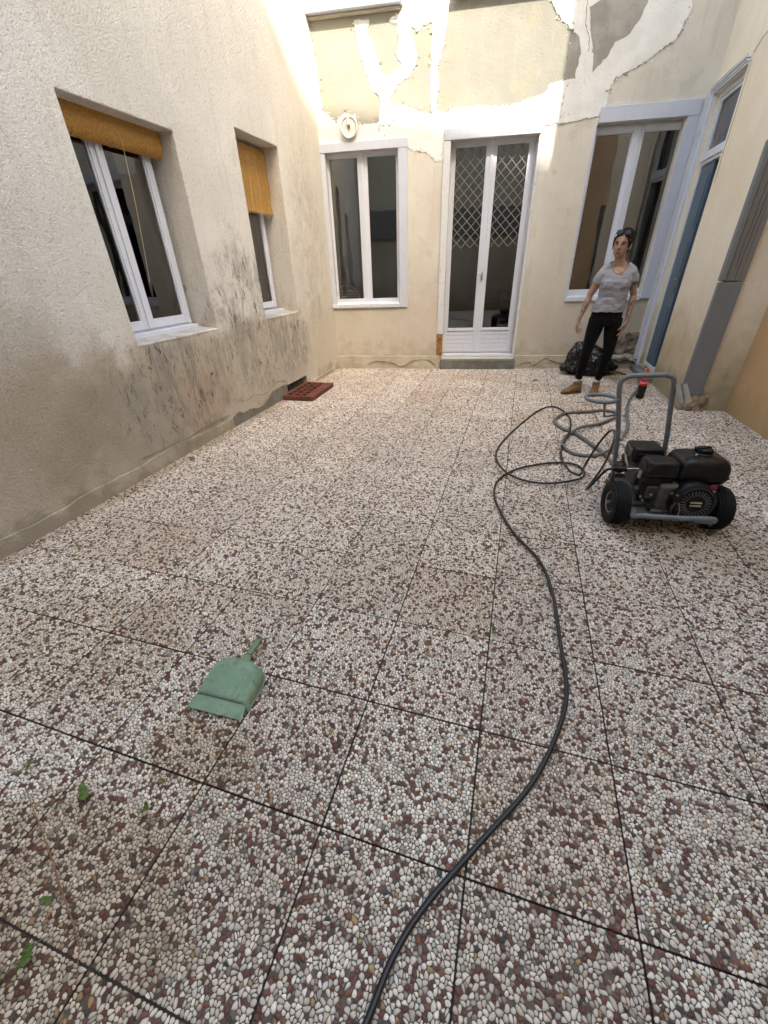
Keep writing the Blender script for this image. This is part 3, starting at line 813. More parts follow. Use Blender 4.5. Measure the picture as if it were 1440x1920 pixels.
MB().box((.0, -.10, -.02), (.93, .14, .06)).build('doorstep', M_CONC, RW, bevel=.01)
# grey corner boards and the broken stone foot (on the end face at y = 5.045)
def rwpart(mb, name, m, bevel=.003, lab=None, sharp=None):
    o = mb.build(name, m, None, bevel=bevel, sharp=sharp); o.parent = RW; o.matrix_parent_inverse = INV
    if lab: o['label'] = lab
    return o
rwpart(MB().box((1.712, 4.99, .165), (1.905, 5.038, 1.195)), 'corner_board', M_ZINC, .006, 'plain grey lower corner board')
rwpart(MB().box((1.706, 4.982, 1.205), (1.756, 5.038, 2.19)), 'corner_board', M_ZINC, .010, 'slim blue-grey corner moulding')
rwpart(MB().box((1.758, 5.0, 1.205), (1.905, 5.038, 2.19)), 'corner_board', M_WOODG, .004, 'weathered brown-grey upper board')
rwpart(MB().box((1.759, 4.990, 1.205), (1.768, 4.998, 2.19)), 'bead', M_ZINC, .001)
rwpart(MB().box((1.862, 4.990, 1.205), (1.905, 4.9985, 2.19)), 'bead', M_WOODG, .003)
cr = []
for k, (a, b) in enumerate((((1.81, 2.15), (1.80, 1.3)), ((1.85, 2.18), (1.825, 1.22)))):
    mbx = MB(); P = [Vector((a[0] + (b[0] - a[0]) * i / 14 + rng.uniform(-.004, .004), 4.9985, a[1] + (b[1] - a[1]) * i / 14)) for i in range(15)]
    mbx.tube(P, .0022, 5); rwpart(mbx, 'crack', M_CRACK, 0)
mbx = MB(); P = [(1.945 + rng.uniform(-.012, .012), 5.0445, 1.2 - .9 * i / 24) for i in range(25)]; mbx.tube(P, .0022, 5); rwpart(mbx, 'crack', M_CRACK, 0)
# stone block
def boulder(c, r, seed, n=5, amp=.25, flat=None):
    bm = bmesh.new(); bmesh.ops.create_cube(bm, size=2); bmesh.ops.subdivide_edges(bm, edges=bm.edges, cuts=n, use_grid_fill=True)
    mb = MB()
    vs = []
    for v in bm.verts:
        p = v.co.copy(); q = p.normalized() * 1.25; p = p.lerp(q, .22)
        p *= 1 + amp * noise.fractal(p * 2.2 + Vector((seed, 0, 0)), 1.0, 2.0, 4)
        vs.append((c[0] + p.x * r[0], c[1] + p.y * r[1], c[2] + p.z * r[2]))
    bm.verts.index_update()
    mb.add(vs, [tuple(v.index for v in f.verts) for f in bm.faces]); bm.free(); return mb
rwpart(boulder((1.885, 5.04, .075), (.095, .045, .082), 3, 7), 'foot_stone', simple('foot_stone_rock', (.36, .28, .20), .95, .35, 18, .8, 60, dirt=(.13, .09, .06)), 0, sharp=35)
rwpart(boulder((1.79, 5.045, .03), (.04, .035, .04), 8, 4), 'rubble_stone', M_STONE, 0, sharp=35)
rwpart(boulder((1.84, 5.01, .02), (.03, .02, .025), 12, 4), 'rubble_stone', M_STONE, 0, sharp=35)
# cracks on the yellow wall and cable along the door head
crack([(.95, 2.99), (1.05, 3.05), (1.3, 3.1), (1.6, 3.35), (2.0, 3.5)], RW, .0025, -.0035, 13, M_CRK2)
crack([(.955, 2.95), (.962, 2.6), (.958, 2.3), (.975, 2.05)], RW, .0013, -.0035, 14, M_CRK2)
cb = MB(); cb.tube(catmull([(-.0, -.05, 2.80), (.012, -.045, 2.90), (.03, -.038, 2.99), (.3, -.036, 3.0), (.6, -.036, 3.0), (.92, -.036, 2.995)], 8), .004, 6)
o = cb.build('cable', M_BLACK, RW, smooth=True)

# ---- house behind the camera, unseen roofline shaped to outline the sunlit patch
RH = empty('house', (0, -2.2, 0), math.pi)      # local x = -world x, local y = -(world y)-2.2
tag(RH, 'tall cream house front closing the courtyard, reflected in the door glass, its unseen roofline shaped to cut the sunlight', 'building')
RHW = m_right('rear_render', (.50, .43, .33), (.58, .52, .41), (.40, .31, .2), (.25, .2, .12))
prof = [(-3.4, -.3), (9.5, -.3), (9.5, 13.6), (7.23, 14.23), (6.38, 14.38), (5.66, 14.42), (4.54, 14.36), (4.12, 14.26), (3.84, 13.9), (3.58, 13.68), (3.28, 13.52), (-3.4, 6.6)]
prof = [(-a, b) for a, b in prof]
MB().prism(prof, 0, .4).build('wall', RHW, RH)
MB().box((-2.5, -.10, 2.15), (2.7, .004, 2.32)).build('cornice', M_WOODG, RH, bevel=.01)
MB().box((-2.5, -.05, 2.32), (2.7, .003, 2.9)).build('boarding', M_WOODG, RH, bevel=.01)

# ================================================================== things
def Rz(a): return Matrix.Rotation(a, 4, 'Z')
def Rx(a): return Matrix.Rotation(a, 4, 'X')
def Ry(a): return Matrix.Rotation(a, 4, 'Y')
T = Matrix.Translation

# ---- round wall lamp above the left window
WL = empty('wall_lamp', (-2.39 + .02, 6.425 + .147 * .39 - .02, 2.925), math.atan(.147))
tag(WL, 'round white wall lamp without its glass above the corner window', 'lamp')
M_ = T((0, 0, 0)) @ Rx(math.pi / 2)
MB().lathe([(.02, -.015), (.105, -.015), (.108, .01), (.10, .022), (.085, .022), (.082, .008), (.02, .006)], 40, M_).build('base', simple('aged_white_enamel', (.52, .50, .46), .5, .12, 30, dirt=(.30, .26, .20)), WL, sharp=40)
mb = MB(); mb.lathe([(.088, .022), (.094, .034), (.102, .036), (.108, .026), (.109, .012)], 40, M_); mb.build('ring', M_PLW, WL, sharp=40)
mb = MB(); mb.box((-.016, -.055, .015), (.016, -.008, .085)); mb.build('lamp_holder', M_PLW, WL, bevel=.004)
mb = MB(); mb.lathe([(.010, 0), (.017, .0), (.017, .03), (.010, .03)], 14, T((0, -.03, -.012))); mb.build('socket', simple('brass_socket', (.20, .14, .08), .5), WL, sharp=40)

# ---- bamboo blinds
def bamboo_roll():
    r = empty('bamboo_blind', (-2.955, 3.08, 2.262))
    tag(r, 'rolled up yellow bamboo blind across the top of the nearer left window', 'blind')
    mb = MB(); mb.tube([(0, -.46, 0), (0, .485, 0)], .050, 40)
    for k in range(40):
        a = 2 * math.pi * k / 40
        mb.tube([(.050 * math.cos(a), -.46, .050 * math.sin(a)), (.050 * math.cos(a), .485, .050 * math.sin(a))], .0042, 5)
    mb.build('roll', M_BAMB, r, sharp=30)
    mb = MB()
    for k in range(12): mb.box((.045, -.46, .02 + k * .0085), (.051, .485, .0275 + k * .0085))
    o = mb.build('slat', M_BAMB, r); o['kind'] = 'stuff'
    for y in (-.30, .02, .32):
        m2 = MB(); m2.tube([(.0555 * math.cos(a), y, .0555 * math.sin(a)) for a in [i * 2 * math.pi / 24 for i in range(25)]], .0022, 5); m2.build('cord', M_BAMB2, r)
    m2 = MB(); m2.tube(catmull([(.066, .0, .05), (.075, .03, .02), (.08, .05, -.02), (.078, .045, -.08), (.07, .02, -.4), (.06, -.05, -.9)], 6), .0016, 5); m2.build('pull_cord', M_BAMB2, r)
def bamboo_drop():
    r = empty('bamboo_blind', (-2.955, 4.87, 2.55))
    tag(r, 'yellow bamboo blind lowered to half height with frayed bottom edge', 'blind')
    mb = MB(); n = 64
    for k in range(n):
        z = -.008 - k * .0087; sw = .006 * math.sin(k * .21) + rng.uniform(-.0008, .0008)
        mb.box((sw - .001, -.39, z - .0035), (sw + .003, .395, z + .0035))
    o = mb.build('slat', M_BAMB, r); o['kind'] = 'stuff'
    for y in (-.33, -.16, 0, .17, .34):
        m2 = MB(); m2.tube([(.006 + .006 * math.sin(k * .21), y, -.008 - k * .0087) for k in range(0, n, 3)], .0025, 5); m2.build('warp_thread', M_BAMB2, r)
    m2 = MB()
    for i in range(70):
        y = -.385 + i * .0111; L = rng.uniform(.01, .045) * (1.6 if i > 45 else 1)
        m2.tube([(.003, y, -.562), (.003 + rng.uniform(-.01, .01), y + rng.uniform(-.012, .012), -.562 - L)], .0014, 4)
    o = m2.build('fringe', M_BAMB2, r); o['kind'] = 'stuff'
    MB().box((-.006, -.395, -.575), (.008, .4, -.560)).build('bottom_rail', M_BAMB, r, bevel=.003)
bamboo_roll(); bamboo_drop()

# ---- perforated terracotta brick lying against the vent
tb = empty('vent_brick', (-2.565, 4.90, 0), math.radians(2))
tag(tb, 'dark red perforated terracotta vent brick lying on the floor beside the wall hole', 'brick')
mb = MB(); xs_ = [-.21, -.165, -.115, -.095, -.045, -.025, .025, .045, .10, .215]; L0, L1 = -.36, .36
hx = [(-.180, -.105), (-.088, -.013), (.004, .078)]; ys_ = [-.30 + .1 * i for i in range(7)]
gx = [-.21] + [v for a in hx for v in a] + [.20]; gy = [L0]
for i in range(6): gy += [-.325 + i * .112, -.235 + i * .112]
gy += [L1]
mb2 = wall_mesh(gx[-1] - gx[0], gy[-1] - gy[0], [(a - gx[0], b - gx[0], gy[1 + 2 * i] - L0, gy[2 + 2 * i] - L0) for a, b in hx for i in range(6)], 0, .052, 0)
mb2.v = [(x + gx[0], z + L0, .056 - y) for x, y, z in mb2.v]
wall_obj('body', mb2, M_TERRA, tb).modifiers['bevel'].width = .003
MB().box((-.205, -.355, .002), (.195, .355, .01)).build('slot_shade', M_CRACK, tb)  # dark sheet standing in for the shade inside the slots
for y in (-.1, .1, .27):
    MB().box((.195, y - .003, .004), (.2025, y + .003, .053)).build('joint', M_CRACK, tb)
MB().box((.07, -.362, .004), (.16, -.3595, .050)).build('end_tile', simple('dark_tile_end', (.09, .05, .04), .8), tb, bevel=.001)
vg = MB()
for i in range(9): vg.box((.0, -.27 + i * .065, .0), (.006, -.245 + i * .065, .12), T((-.235, .06, .0)) @ Ry(-.35))
vg.build('grille_bar', simple('rusty_grille', (.10, .085, .07), .8), tb)

# ---- dustpan
dp = empty('dustpan', (-.915, .775, .0), math.radians(-7))
tag(dp, 'dirty sage green plastic dustpan lying face down on the pebble tiles', 'dustpan')
def m_pan():
    t = NT('sage_green_plastic', .5, Specular_IOR_Level=.4)
    o = t.obj(); n1 = t.noise(22, 6, o, .7); n2 = t.noise(1, 6, t.vscale(o, (60, 22, 20)), .65)
    c = t.mix(t.rng(t.noise(9, 4, o), .3, .7), (.15, .25, .165), (.21, .325, .225))
    c = t.mix(t.math('MULTIPLY', t.rng(n1, .52, .68), .7), c, (.11, .12, .07))
    c = t.mix(t.math('MULTIPLY', t.rng(n2, .60, .68), .5), c, (.30, .38, .31))
    sp = t.n('SeparateXYZ', {0: o}); yy = sp.outputs[1]
    c = t.mix(t.math('MULTIPLY', t.rng(t.math('ADD', yy, t.math('MULTIPLY', n1, .06)), .09, .15), .55), c, (.13, .12, .06))
    zz = sp.outputs[2]; c = t.mix(t.math('MULTIPLY', t.math('MULTIPLY', t.rng(zz, .036, .024), t.rng(zz, .008, .012)), t.rng(yy, -.09, -.02, 0, .7)), c, (.15, .13, .065))
    return t.out(c, t.bump(n2, .15, .002), t.rng(n1, .3, .7, .38, .65))
MP = m_pan()
# outline from the lip (y=-.11) to the rounded back (y=.12)
def pan_outline(s=1.0, off=0):
    P = [(-.118, -.075)]
    for a, b in ((-.122, .0), (-.118, .045), (-.104, .078), (-.078, .098), (-.04, .110), (0, .114), (.04, .110), (.078, .098), (.104, .078), (.118, .045), (.122, .0), (.118, -.075)): P.append((a, b))
    P = catmull([(a, b, 0) for a, b in P], 4)
    c = Vector((0, -.01, 0)); return [((p.x - c.x) * s + c.x, (p.y - c.y) * s + c.y) for p in P]
def pan():
    # the pan's back is a shallow shell: floor, sloping rim wall and rolled lip
    out = pan_outline(1.0)
    zt = lambda y: .024 + .036 * min(1, max(0, (y + .09) / .17))
    mb = MB(); n = len(out); v = []; f = []
    rows = [[(a * 1.035, b * 1.02, .003) for a, b in out], [(a * 1.035, b * 1.02, .0065) for a, b in out], [(a * 1.012, b, .007) for a, b in out],
            [(a, b, .010 + (zt(b) - .010) * .55) for a, b in pan_outline(.955)], [(a, b, zt(b) - .004) for a, b in pan_outline(.895)], [(a, b, zt(b) + .0008) for a, b in pan_outline(.86)], [(a, b, zt(b) - .0018) for a, b in pan_outline(.82)], [(a, b, zt(b) - .0018) for a, b in pan_outline(.78)]]
    v = [p for r in rows for p in r]
    for i in range(len(rows) - 1):
        for k in range(n - 1): f.append((i * n + k, i * n + k + 1, (i + 1) * n + k + 1, (i + 1) * n + k))
    k0 = (len(rows) - 1) * n
    for k in range(n // 2 - 1): f.append((k0 + k, k0 + k + 1, k0 + n - 2 - k, k0 + n - 1 - k))
    mb.add(v, f)
    o = mb.build('tray', MP, dp, sharp=38)
    so2 = o.modifiers.new('s', 'SOLIDIFY'); so2.thickness = .0025
    l = MB(); l.hexa([(-.122, -.118, .012), (.122, -.118, .012), (.108, -.056, .016), (-.108, -.056, .016), (-.122, -.118, .0145), (.122, -.118, .0145), (.108, -.056, .0262), (-.108, -.056, .0262)])
    l.build('lip', MP, dp, bevel=.001)
    l = MB(); l.hexa([(-.1085, -.066, .020), (.1085, -.066, .020), (.1085, -.058, .020), (-.1085, -.058, .020), (-.1085, -.066, .0252), (.1085, -.066, .0252), (.1085, -.058, .0268), (-.1085, -.058, .0268)]); l.build('groove', simple('dark_green_groove', (.05, .10, .075), .6), dp)
    h = MB(); h.loft([[(x * w_, y_, z_ + hz * zz) for x, zz in ((-1, 0), (-.8, .8), (0, 1.1), (.8, .8), (1, 0), (.8, -.5), (-.8, -.5))] for y_, w_, z_, hz in ((.100, .036, .034, .010), (.118, .022, .034, .010), (.135, .0165, .034, .011))])
    h.build('neck', MP, dp, sharp=50)
    h = MB(); h.loft([[(x * w_, y_, z_ + hz * zz) for x, zz in ((-1, 0), (-.8, .8), (0, 1.1), (.8, .8), (1, 0), (.8, -.6), (-.8, -.6))] for y_, w_, z_, hz in ((.139, .015, .034, .010), (.16, .0155, .035, .010), (.19, .016, .035, .010), (.222, .0155, .033, .010), (.236, .012, .032, .008), (.241, .005, .031, .004))])
    h.build('handle', MP, dp, sharp=50)
    h = MB(); h.lathe([(.004, 0), (.0055, .001), (.0055, .0125), (.004, .013)], 16, T((0, .224, .0335))); h.build('hanging_hole', M_CRACK, dp)
pan()
dp.rotation_euler = (0, 0, math.radians(2)); dp.scale = (.97, 1.0, 1.0)

# ---- leaves and twig
def leaf_mesh(name, L, W, lobes, seed, m):
    R = random.Random(seed); n = 18; v = []; f = []
    for i in range(n + 1):
        t = i / n; w_ = W * math.sin(math.pi * min(1, t * .94 + .04)) ** .7 * (1 + lobes * math.sin(t * 34 + seed)) * (.55 + .6 * t)
        z = .004 + .016 * math.sin(t * 3 + seed) ** 2 + .002 * R.random()
        y = (t - .5) * L; x0 = .05 * L * math.sin(t * 2.5 + seed)
        v += [(x0 - w_, y, z + .006 + .003 * R.random()), (x0, y, z), (x0 + w_, y, z + .005 + .004 * R.random())]
        if i:
            k = 3 * i; f += [(k - 3, k - 2, k + 1, k), (k - 2, k - 1, k + 2, k + 1)]
    mb = MB(); mb.add(v, f); return mb.mesh(name, m, True)
M_VEIN = simple('leaf_vein', (.17, .21, .08), .6)
def leaf(x, y, L, W, rz, lobes, seed, label, m=None, vein=True, z=0.0):
    L *= .85; W *= .85
    o = link(bpy.data.objects.new('fallen_leaf', leaf_mesh('fallen_leaf', L, W, lobes, seed, m or M_LEAF)))
    s_ = o.modifiers.new('s', 'SOLIDIFY'); s_.thickness = .0006
    o.location = (x, y, z); o.rotation_euler = (0, 0, rz); tag(o, label, 'leaf', 'leaves fallen on the paving')
    if vein:
        mb = MB(); P = [(.05 * L * math.sin(t * 2.5 + seed), (t - .5) * L * (1.25 if t > .9 else 1), .006 + .016 * math.sin(t * 3 + seed) ** 2) for t in [i / 12 for i in range(13)]]
        mb.tube(P, .0009, 5); mb.build('vein', M_VEIN, o)
leaf(-1.144, .318, .075, .017, math.radians(230), .22, 1, 'largest green toothed leaf, near the upper end of the twig')
leaf(-.918, .334, .04, .013, math.radians(200), .25, 2, 'small green lobed leaf right of the largest leaf')
leaf(-1.393, .332, .045, .010, math.radians(160), .15, 3, 'narrow dark green leaf at the left above the twig')
leaf(-1.005, .085, .035, .013, math.radians(300), .1, 4, 'dark green leaf beside the middle of the twig')
leaf(-.955, -.005, .055, .018, math.radians(20), .3, 5, 'ragged pale green leaf lying on the joint below the twig')
leaf(-.99, -.055, .06, .022, math.radians(60), .3, 6, 'dark green leaf cut by the lower left corner', None)
leaf(-2.408, 1.356, .11, .010, math.radians(70), .2, 7, 'long thin green leaf near the foot of the left wall')
leaf(-1.709, 1.378, .04, .012, math.radians(100), .2, 8, 'small olive leaf on the tile joint left of centre')
leaf(-2.642, 2.658, .07, .026, math.radians(40), .15, 9, 'curled dark green leaf close to the left wall foot')
leaf(-2.347, 1.926, .04, .014, math.radians(80), .1, 10, 'brown dead leaf on the tiles beside the left wall', M_LEAF2, False)
leaf(.061, 1.343, .030, .010, math.radians(10), .15, 11, 'tiny green leaf on the joint left of the black hose', None, False)
leaf(-1.19, .262, .025, .008, math.radians(-40), .15, 12, 'tiny green leaf scrap under the largest leaf', None, False)
leaf(-.93, .405, .035, .009, math.radians(100), .15, 13, 'small yellow brown leaf just above the lobed leaf', simple('leaf_yellow', (.22, .16, .04), .6), False)
leaf(2.05, 4.55, .05, .02, math.radians(60), .15, 14, 'brown leaf by the foot of the tan wall', M_LEAF2, False)
leaf(1.30, 3.9, .07, .012, math.radians(80), .15, 15, 'thin brown leaf behind the machine handle', M_LEAF2, False)
leaf(.30, 6.0, .10, .014, math.radians(95), .15, 16, 'thin dead leaf on the far tiles left of the boots', M_LEAF2, False)
tw = MB(); P = catmull([(-1.347, .272, .012), (-1.237, .226, .010), (-1.105, .168, .008), (-1.007, .123, .012), (-.919, .083, .010), (-.855, .052, .008), (-.832, .03, .006), (-.80, .0, .006)], 6)
tw.tube(P, [.0007 + .0014 * math.sin(math.pi * min(1, i / (len(P) - 1) + .02)) for i in range(len(P))], 6)
for i, s_ in ((8, 1), (18, -1), (30, 1)): tw.tube([P[i], P[i] + Vector((.03, .012 * s_, .006))], [.0009, .0004], 5)
tag(tw.build('twig', M_TWIG, None, smooth=True), 'thin brown dry twig bent across the dirty tiles at lower left', 'twig')
tw = MB(); P = catmull([(-.93, .06, .01), (-.955, .02, .012), (-.975, -.03, .008), (-.99, -.08, .006)], 6); tw.tube(P, .0007, 5)
tag(tw.build('grass_stalk', simple('pale_straw', (.36, .33, .2), .8), None, smooth=True), 'pale straw stalk crossing the joint beside the twig', 'stalk')

# ---- hoses
def hose_path(pts, z=.011, k=8): return catmull([(p[0], p[1], p[2] if len(p) > 2 else z) for p in pts], k)
HP = [(-.20, -.25), (-.165, .0), (-0.124, 0.155), (-0.097, 0.256), (-0.041, 0.366), (0.078, 0.536), (0.224, 0.744), (0.316, 0.96), (0.349, 1.123), (0.34, 1.363), (0.322, 1.671), (0.264, 1.92), (0.114, 2.18), (-0.012, 2.558), (-0.004, 2.856), (0.147, 3.083, .02), (0.414, 3.269, .013), (0.58, 3.26, .012), (.62, 3.10, .012), (0.527, 2.937, .03), (0.283, 2.852, .02), (0.051, 2.943, .034), (-0.055, 3.365, .012), (0.06, 3.924, .012), (0.32, 4.659, .012), (0.493, 4.832, .012), (0.609, 4.53, .016), (0.587, 4.036, .045), (0.48, 3.545, .014), (0.488, 3.162, .034), (0.56, 2.98, .055), (.60, 3.05, .12), (.66, 3.1, .26), (.72, 3.12, .36), (.725, 2.98, .37), (.68, 2.86, .22), (.60, 2.76, .09), (.58, 2.70, .09), (.60, 2.66, .16), (.64, 2.62, .27), (.675, 2.58, .302), (.74, 2.575, .31)]
mb = MB(); mb.tube(hose_path(HP), .0082, 10, True)
for p in (.13,):
    pass
hp = mb.build('pressure_hose', M_HOSE, None, smooth=True)
tag(hp, 'thin black high pressure hose winding from the foreground to the machine', 'hose')
GP = [(1.95, 7.0, .12), (1.90, 6.9, .10), (1.78, 6.75, .075), (1.66, 6.45, .014), (1.60, 6.1, .013), (1.50, 5.75, .013), (1.35, 5.35, .013), (1.24, 4.93, .013), (1.17, 4.6, .045), (1.12, 4.25, .015), (0.98, 3.85, .015), (0.86, 3.58, .036), (0.72, 3.48, .014), (0.57, 3.5, .014), (0.50, 3.68, .014), (0.55, 3.90, .014), (0.67, 4.08, .042), (0.88, 4.32, .016), (1.05, 4.55, .016), (1.10, 4.72, .016), (.98, 4.78, .016), (0.80, 4.70, .014), (0.59, 4.61, .014), (0.47, 4.36, .014), (0.51, 4.15, .014), (0.64, 3.97, .016), (0.75, 3.72, .016), (0.83, 3.50, .014), (.86, 3.28, .02), (.86, 3.10, .08), (.83, 2.99, .17), (.80, 2.93, .25), (.80, 2.90, .28)]
mb = MB(); mb.tube(hose_path(GP), .0150, 12, True)
gh = mb.build('water_hose', M_GHOSE, None, smooth=True)
tag(gh, 'thicker grey water hose looping on the tiles between boots and machine', 'hose')
mb = MB(); mb.tube(hose_path([(1.35, 6.95, .02), (1.45, 6.7, .012), (1.55, 6.5, .012), (1.62, 6.42, .03)]), .008, 8)
tag(mb.build('cable_end', M_HOSE, None, smooth=True), 'short dark cable lying by the broken masonry at the door', 'cable')

# ---- pressure washer
PW = empty('pressure_washer', (.97, 2.495, 0), math.radians(7.4))
tag(PW, 'dirty black petrol pressure washer on two wheels with grey tube handle', 'pressure washer')
IPW = (T((.97, 2.495, 0)) @ Rz(math.radians(7.4))).inverted()
def pw(mb, name, m, parent=PW, world=True, **k):
    if world: mb.v = [tuple(IPW @ Vector(p)) for p in mb.v]
    return mb.build(name, m, parent, **k)
for sx, yaw in ((-.272, 0), (.272, 0)):
    Mx = T((sx, 0, .135)) @ Ry(math.pi / 2)
    prof_ = [(.062, -.030), (.075, -.042), (.10, -.047), (.122, -.042)]
    for i in range(7):
        z_ = -.036 + i * .012; r_ = .1335 - 6 * z_ * z_
        prof_ += [(r_, z_ - .0042), (r_, z_ + .0028), (r_ - .0035, z_ + .0036), (r_ - .0035, z_ + .007)]
    prof_ += [(.122, .045), (.10, .047), (.075, .042), (.062, .030)]
    wh = MB(); wh.lathe(prof_, 48, Mx); wobj = wh.build('wheel', M_RUB, PW, sharp=45)
    rm = MB(); rm.lathe([(.012, -.022), (.030, -.024), (.034, -.012), (.052, -.010), (.058, -.030), (.065, -.034), (.066, .034), (.058, .030), (.052, .010), (.012, .012)], 32, Mx)
    rm.build('rim', simple('dirty_rim', (.21, .18, .17), .55, .2, 30, dirt=(.09, .07, .06)), wobj, sharp=40)
    hb = MB(); hb.lathe([(.004, -.050), (.012, -.048), (.013, -.02), (.012, .02), (.013, .046), (.004, .05)], 12, Mx); hb.build('hub', M_STEEL, wobj, sharp=40)
mb = MB(); mb.tube([(-.24, 0, .135), (.24, 0, .135)], .011, 10); mb.build('axle', M_STEEL, PW)
# base plate
mb = MB(); mb.hexa([(-.215, -.14, .115), (.215, -.14, .115), (.19, .40, .115), (-.20, .40, .115), (-.215, -.14, .121), (.215, -.14, .121), (.19, .40, .121), (-.20, .40, .121)])
mb.box((-.2, .385, .122), (.19, .391, .15)); mb.box((-.215, -.139, .08), (-.205, .38, .1145)); mb.box((.205, -.139, .08), (.212, .36, .1145))
mb.build('base_plate', simple('dusty_plate', (.085, .085, .075), .6, .2, 18, .3, 150, dirt=(.13, .12, .095)), PW, bevel=.002)
# front tube bumper, bent at both ends
pw(MB().tube(catmull([(.80, 2.42, .12), (.775, 2.34, .13), (.765, 2.28, .155), (.80, 2.245, .182), (.86, 2.235, .190), (.98, 2.245, .192), (1.10, 2.27, .192), (1.15, 2.29, .182), (1.155, 2.32, .15), (1.10, 2.37, .118)], 8), .0145, 14), 'bumper', M_STEEL, smooth=True)
# handle
pw(MB().tube([(.735, 2.79, .10), (.725, 2.785, .20), (.690, 2.78, .46), (.650, 2.775, .63)] + catmull([(.640, 2.775, .68), (.625, 2.775, .755), (.632, 2.775, .795), (.665, 2.775, .818)], 6) + catmull([(.855, 2.80, .826), (.895, 2.80, .812), (.912, 2.80, .775), (.922, 2.80, .71)], 6) + [(.965, 2.80, .48), (1.0, 2.80, .25), (1.01, 2.80, .12)], .0145, 14), 'handle', M_STEEL, smooth=True)
for c in ((.694, 2.780, .43), (.974, 2.80, .43)):
    pw(MB().tube([(c[0] - .032, c[1], c[2]), (c[0] + .032, c[1], c[2])], .0045, 8).tube([(c[0] - .030, c[1], c[2]), (c[0] - .024, c[1], c[2])], .008, 6).tube([(c[0] + .024, c[1], c[2]), (c[0] + .030, c[1], c[2])], .008, 6), 'bolt', M_METAL)
# lance holder cup on the handle's right
pw(MB().tube([(.925, 2.775, .78), (.965, 2.745, .685)], [.014, .015], 14, False).tube([(.953, 2.765, .785), (.993, 2.735, .69)], [.013, .018], 16, False), 'lance_holder', simple('galvanised', (.42, .44, .44), .4, .1, metal=.6), sharp=50)
# hose ring with its bent stay
a_ = [(.541 + .088 * math.cos(t), 2.78 + .088 * math.sin(t), .678) for t in [i * 2 * math.pi / 32 for i in range(33)]]
pw(MB().tube(a_, .0115, 10, False), 'hose_ring', M_STEEL, smooth=True)
pw(MB().tube([(.55, 2.70, .678), (.565, 2.705, .60)] + catmull([(.568, 2.71, .592), (.58, 2.72, .585), (.60, 2.73, .585)], 4) + [(.662, 2.775, .588)], .006, 8), 'ring_stay', M_STEEL, smooth=True)
# engine, boxes in world measurements
def rbox(name, a, b, m, bev=.012, parent=PW, taper=0, rot=0.0, seg=3):
    (x0, y0, z0), (x1, y1, z1) = a, b; cx, cy = (x0 + x1) / 2, (y0 + y1) / 2
    vs = [(x0, y0, z0), (x1, y0, z0), (x1, y1, z0), (x0, y1, z0), (x0 + taper, y0 + taper, z1), (x1 - taper, y0 + taper, z1), (x1 - taper, y1 - taper, z1), (x0 + taper, y1 - taper, z1)]
    Mr = T((cx, cy, 0)) @ Rz(rot) @ T((-cx, -cy, 0))
    mb = MB(); mb.hexa([Mr @ Vector(p) for p in vs]); return pw(mb, name, m, parent, bevel=bev, seg=seg, sharp=50)
rot = math.radians(7)
rbox('crankcase', (.88, 2.42, .121), (1.10, 2.64, .30), M_CAST, .02, rot=rot)
rbox('engine_foot', (.86, 2.40, .1215), (1.12, 2.66, .145), M_CAST, .005, rot=rot)
cyl = rbox('cylinder', (.84, 2.56, .19), (.98, 2.72, .33), M_CAST, .01, rot=rot)
for i in range(9):
    z_ = .20 + i * .0145; rbox('cooling_fin', (.825, 2.545, z_), (.99, 2.735, z_ + .004), M_CAST, .001, cyl, rot=rot, seg=1)
# muffler guard (rear box) with slots
mu = rbox('muffler_guard', (.765, 2.66, .325), (.945, 2.83, .415), M_BLACK, .015, taper=.006, rot=rot)
for i in range(9):
    rbox('slot', (.762, 2.675 + i * .016, .345), (.772, 2.682 + i * .016, .402), simple('slot_grey', (.11, .11, .11), .6) if i == 0 else bpy.data.materials['slot_grey'], .001, mu, rot=rot, seg=1)
for i in range(6):
    rbox('slot', (.80 + i * .022, 2.655, .378), (.815 + i * .022, 2.662, .384), M_CRACK, .0005, mu, rot=rot, seg=1)
rbox('muffler', (.79, 2.68, .27), (.93, 2.80, .325), M_CAST, .015, rot=rot)
# air filter (front box)
af = rbox('air_filter_cover', (.795, 2.43, .330), (.965, 2.565, .425), M_BLACK, .017, taper=.006, rot=rot)
rbox('air_filter_base', (.805, 2.445, .275), (.955, 2.56, .331), M_BLACK, .012, rot=rot)
rbox('cover_ridge', (.80, 2.424, .344), (.965, 2.43, .352), M_TANK, .003, af, rot=rot)
rbox('clip', (.785, 2.47, .30), (.796, 2.50, .35), M_METAL, .003, af, rot=rot)
rbox('carburettor', (.83, 2.44, .19), (.93, 2.53, .275), M_CAST, .012, rot=rot)
rbox('carburettor_bracket', (.80, 2.44, .17), (.835, 2.46, .30), M_BLACK, .004, rot=rot)
for p in ((.815, 2.428, .205), (.83, 2.428, .182), (.865, 2.428, .225), (.905, 2.42, .235)):
    pw(MB().tube([(p[0], p[1] + .015, p[2]), (p[0], p[1], p[2])], .0075, 8), 'bolt', M_METAL, bevel=.002)
pw(MB().tube([(.945, 2.46, .245), (.955, 2.40, .262)], .010, 10), 'throttle_lever', M_METAL)
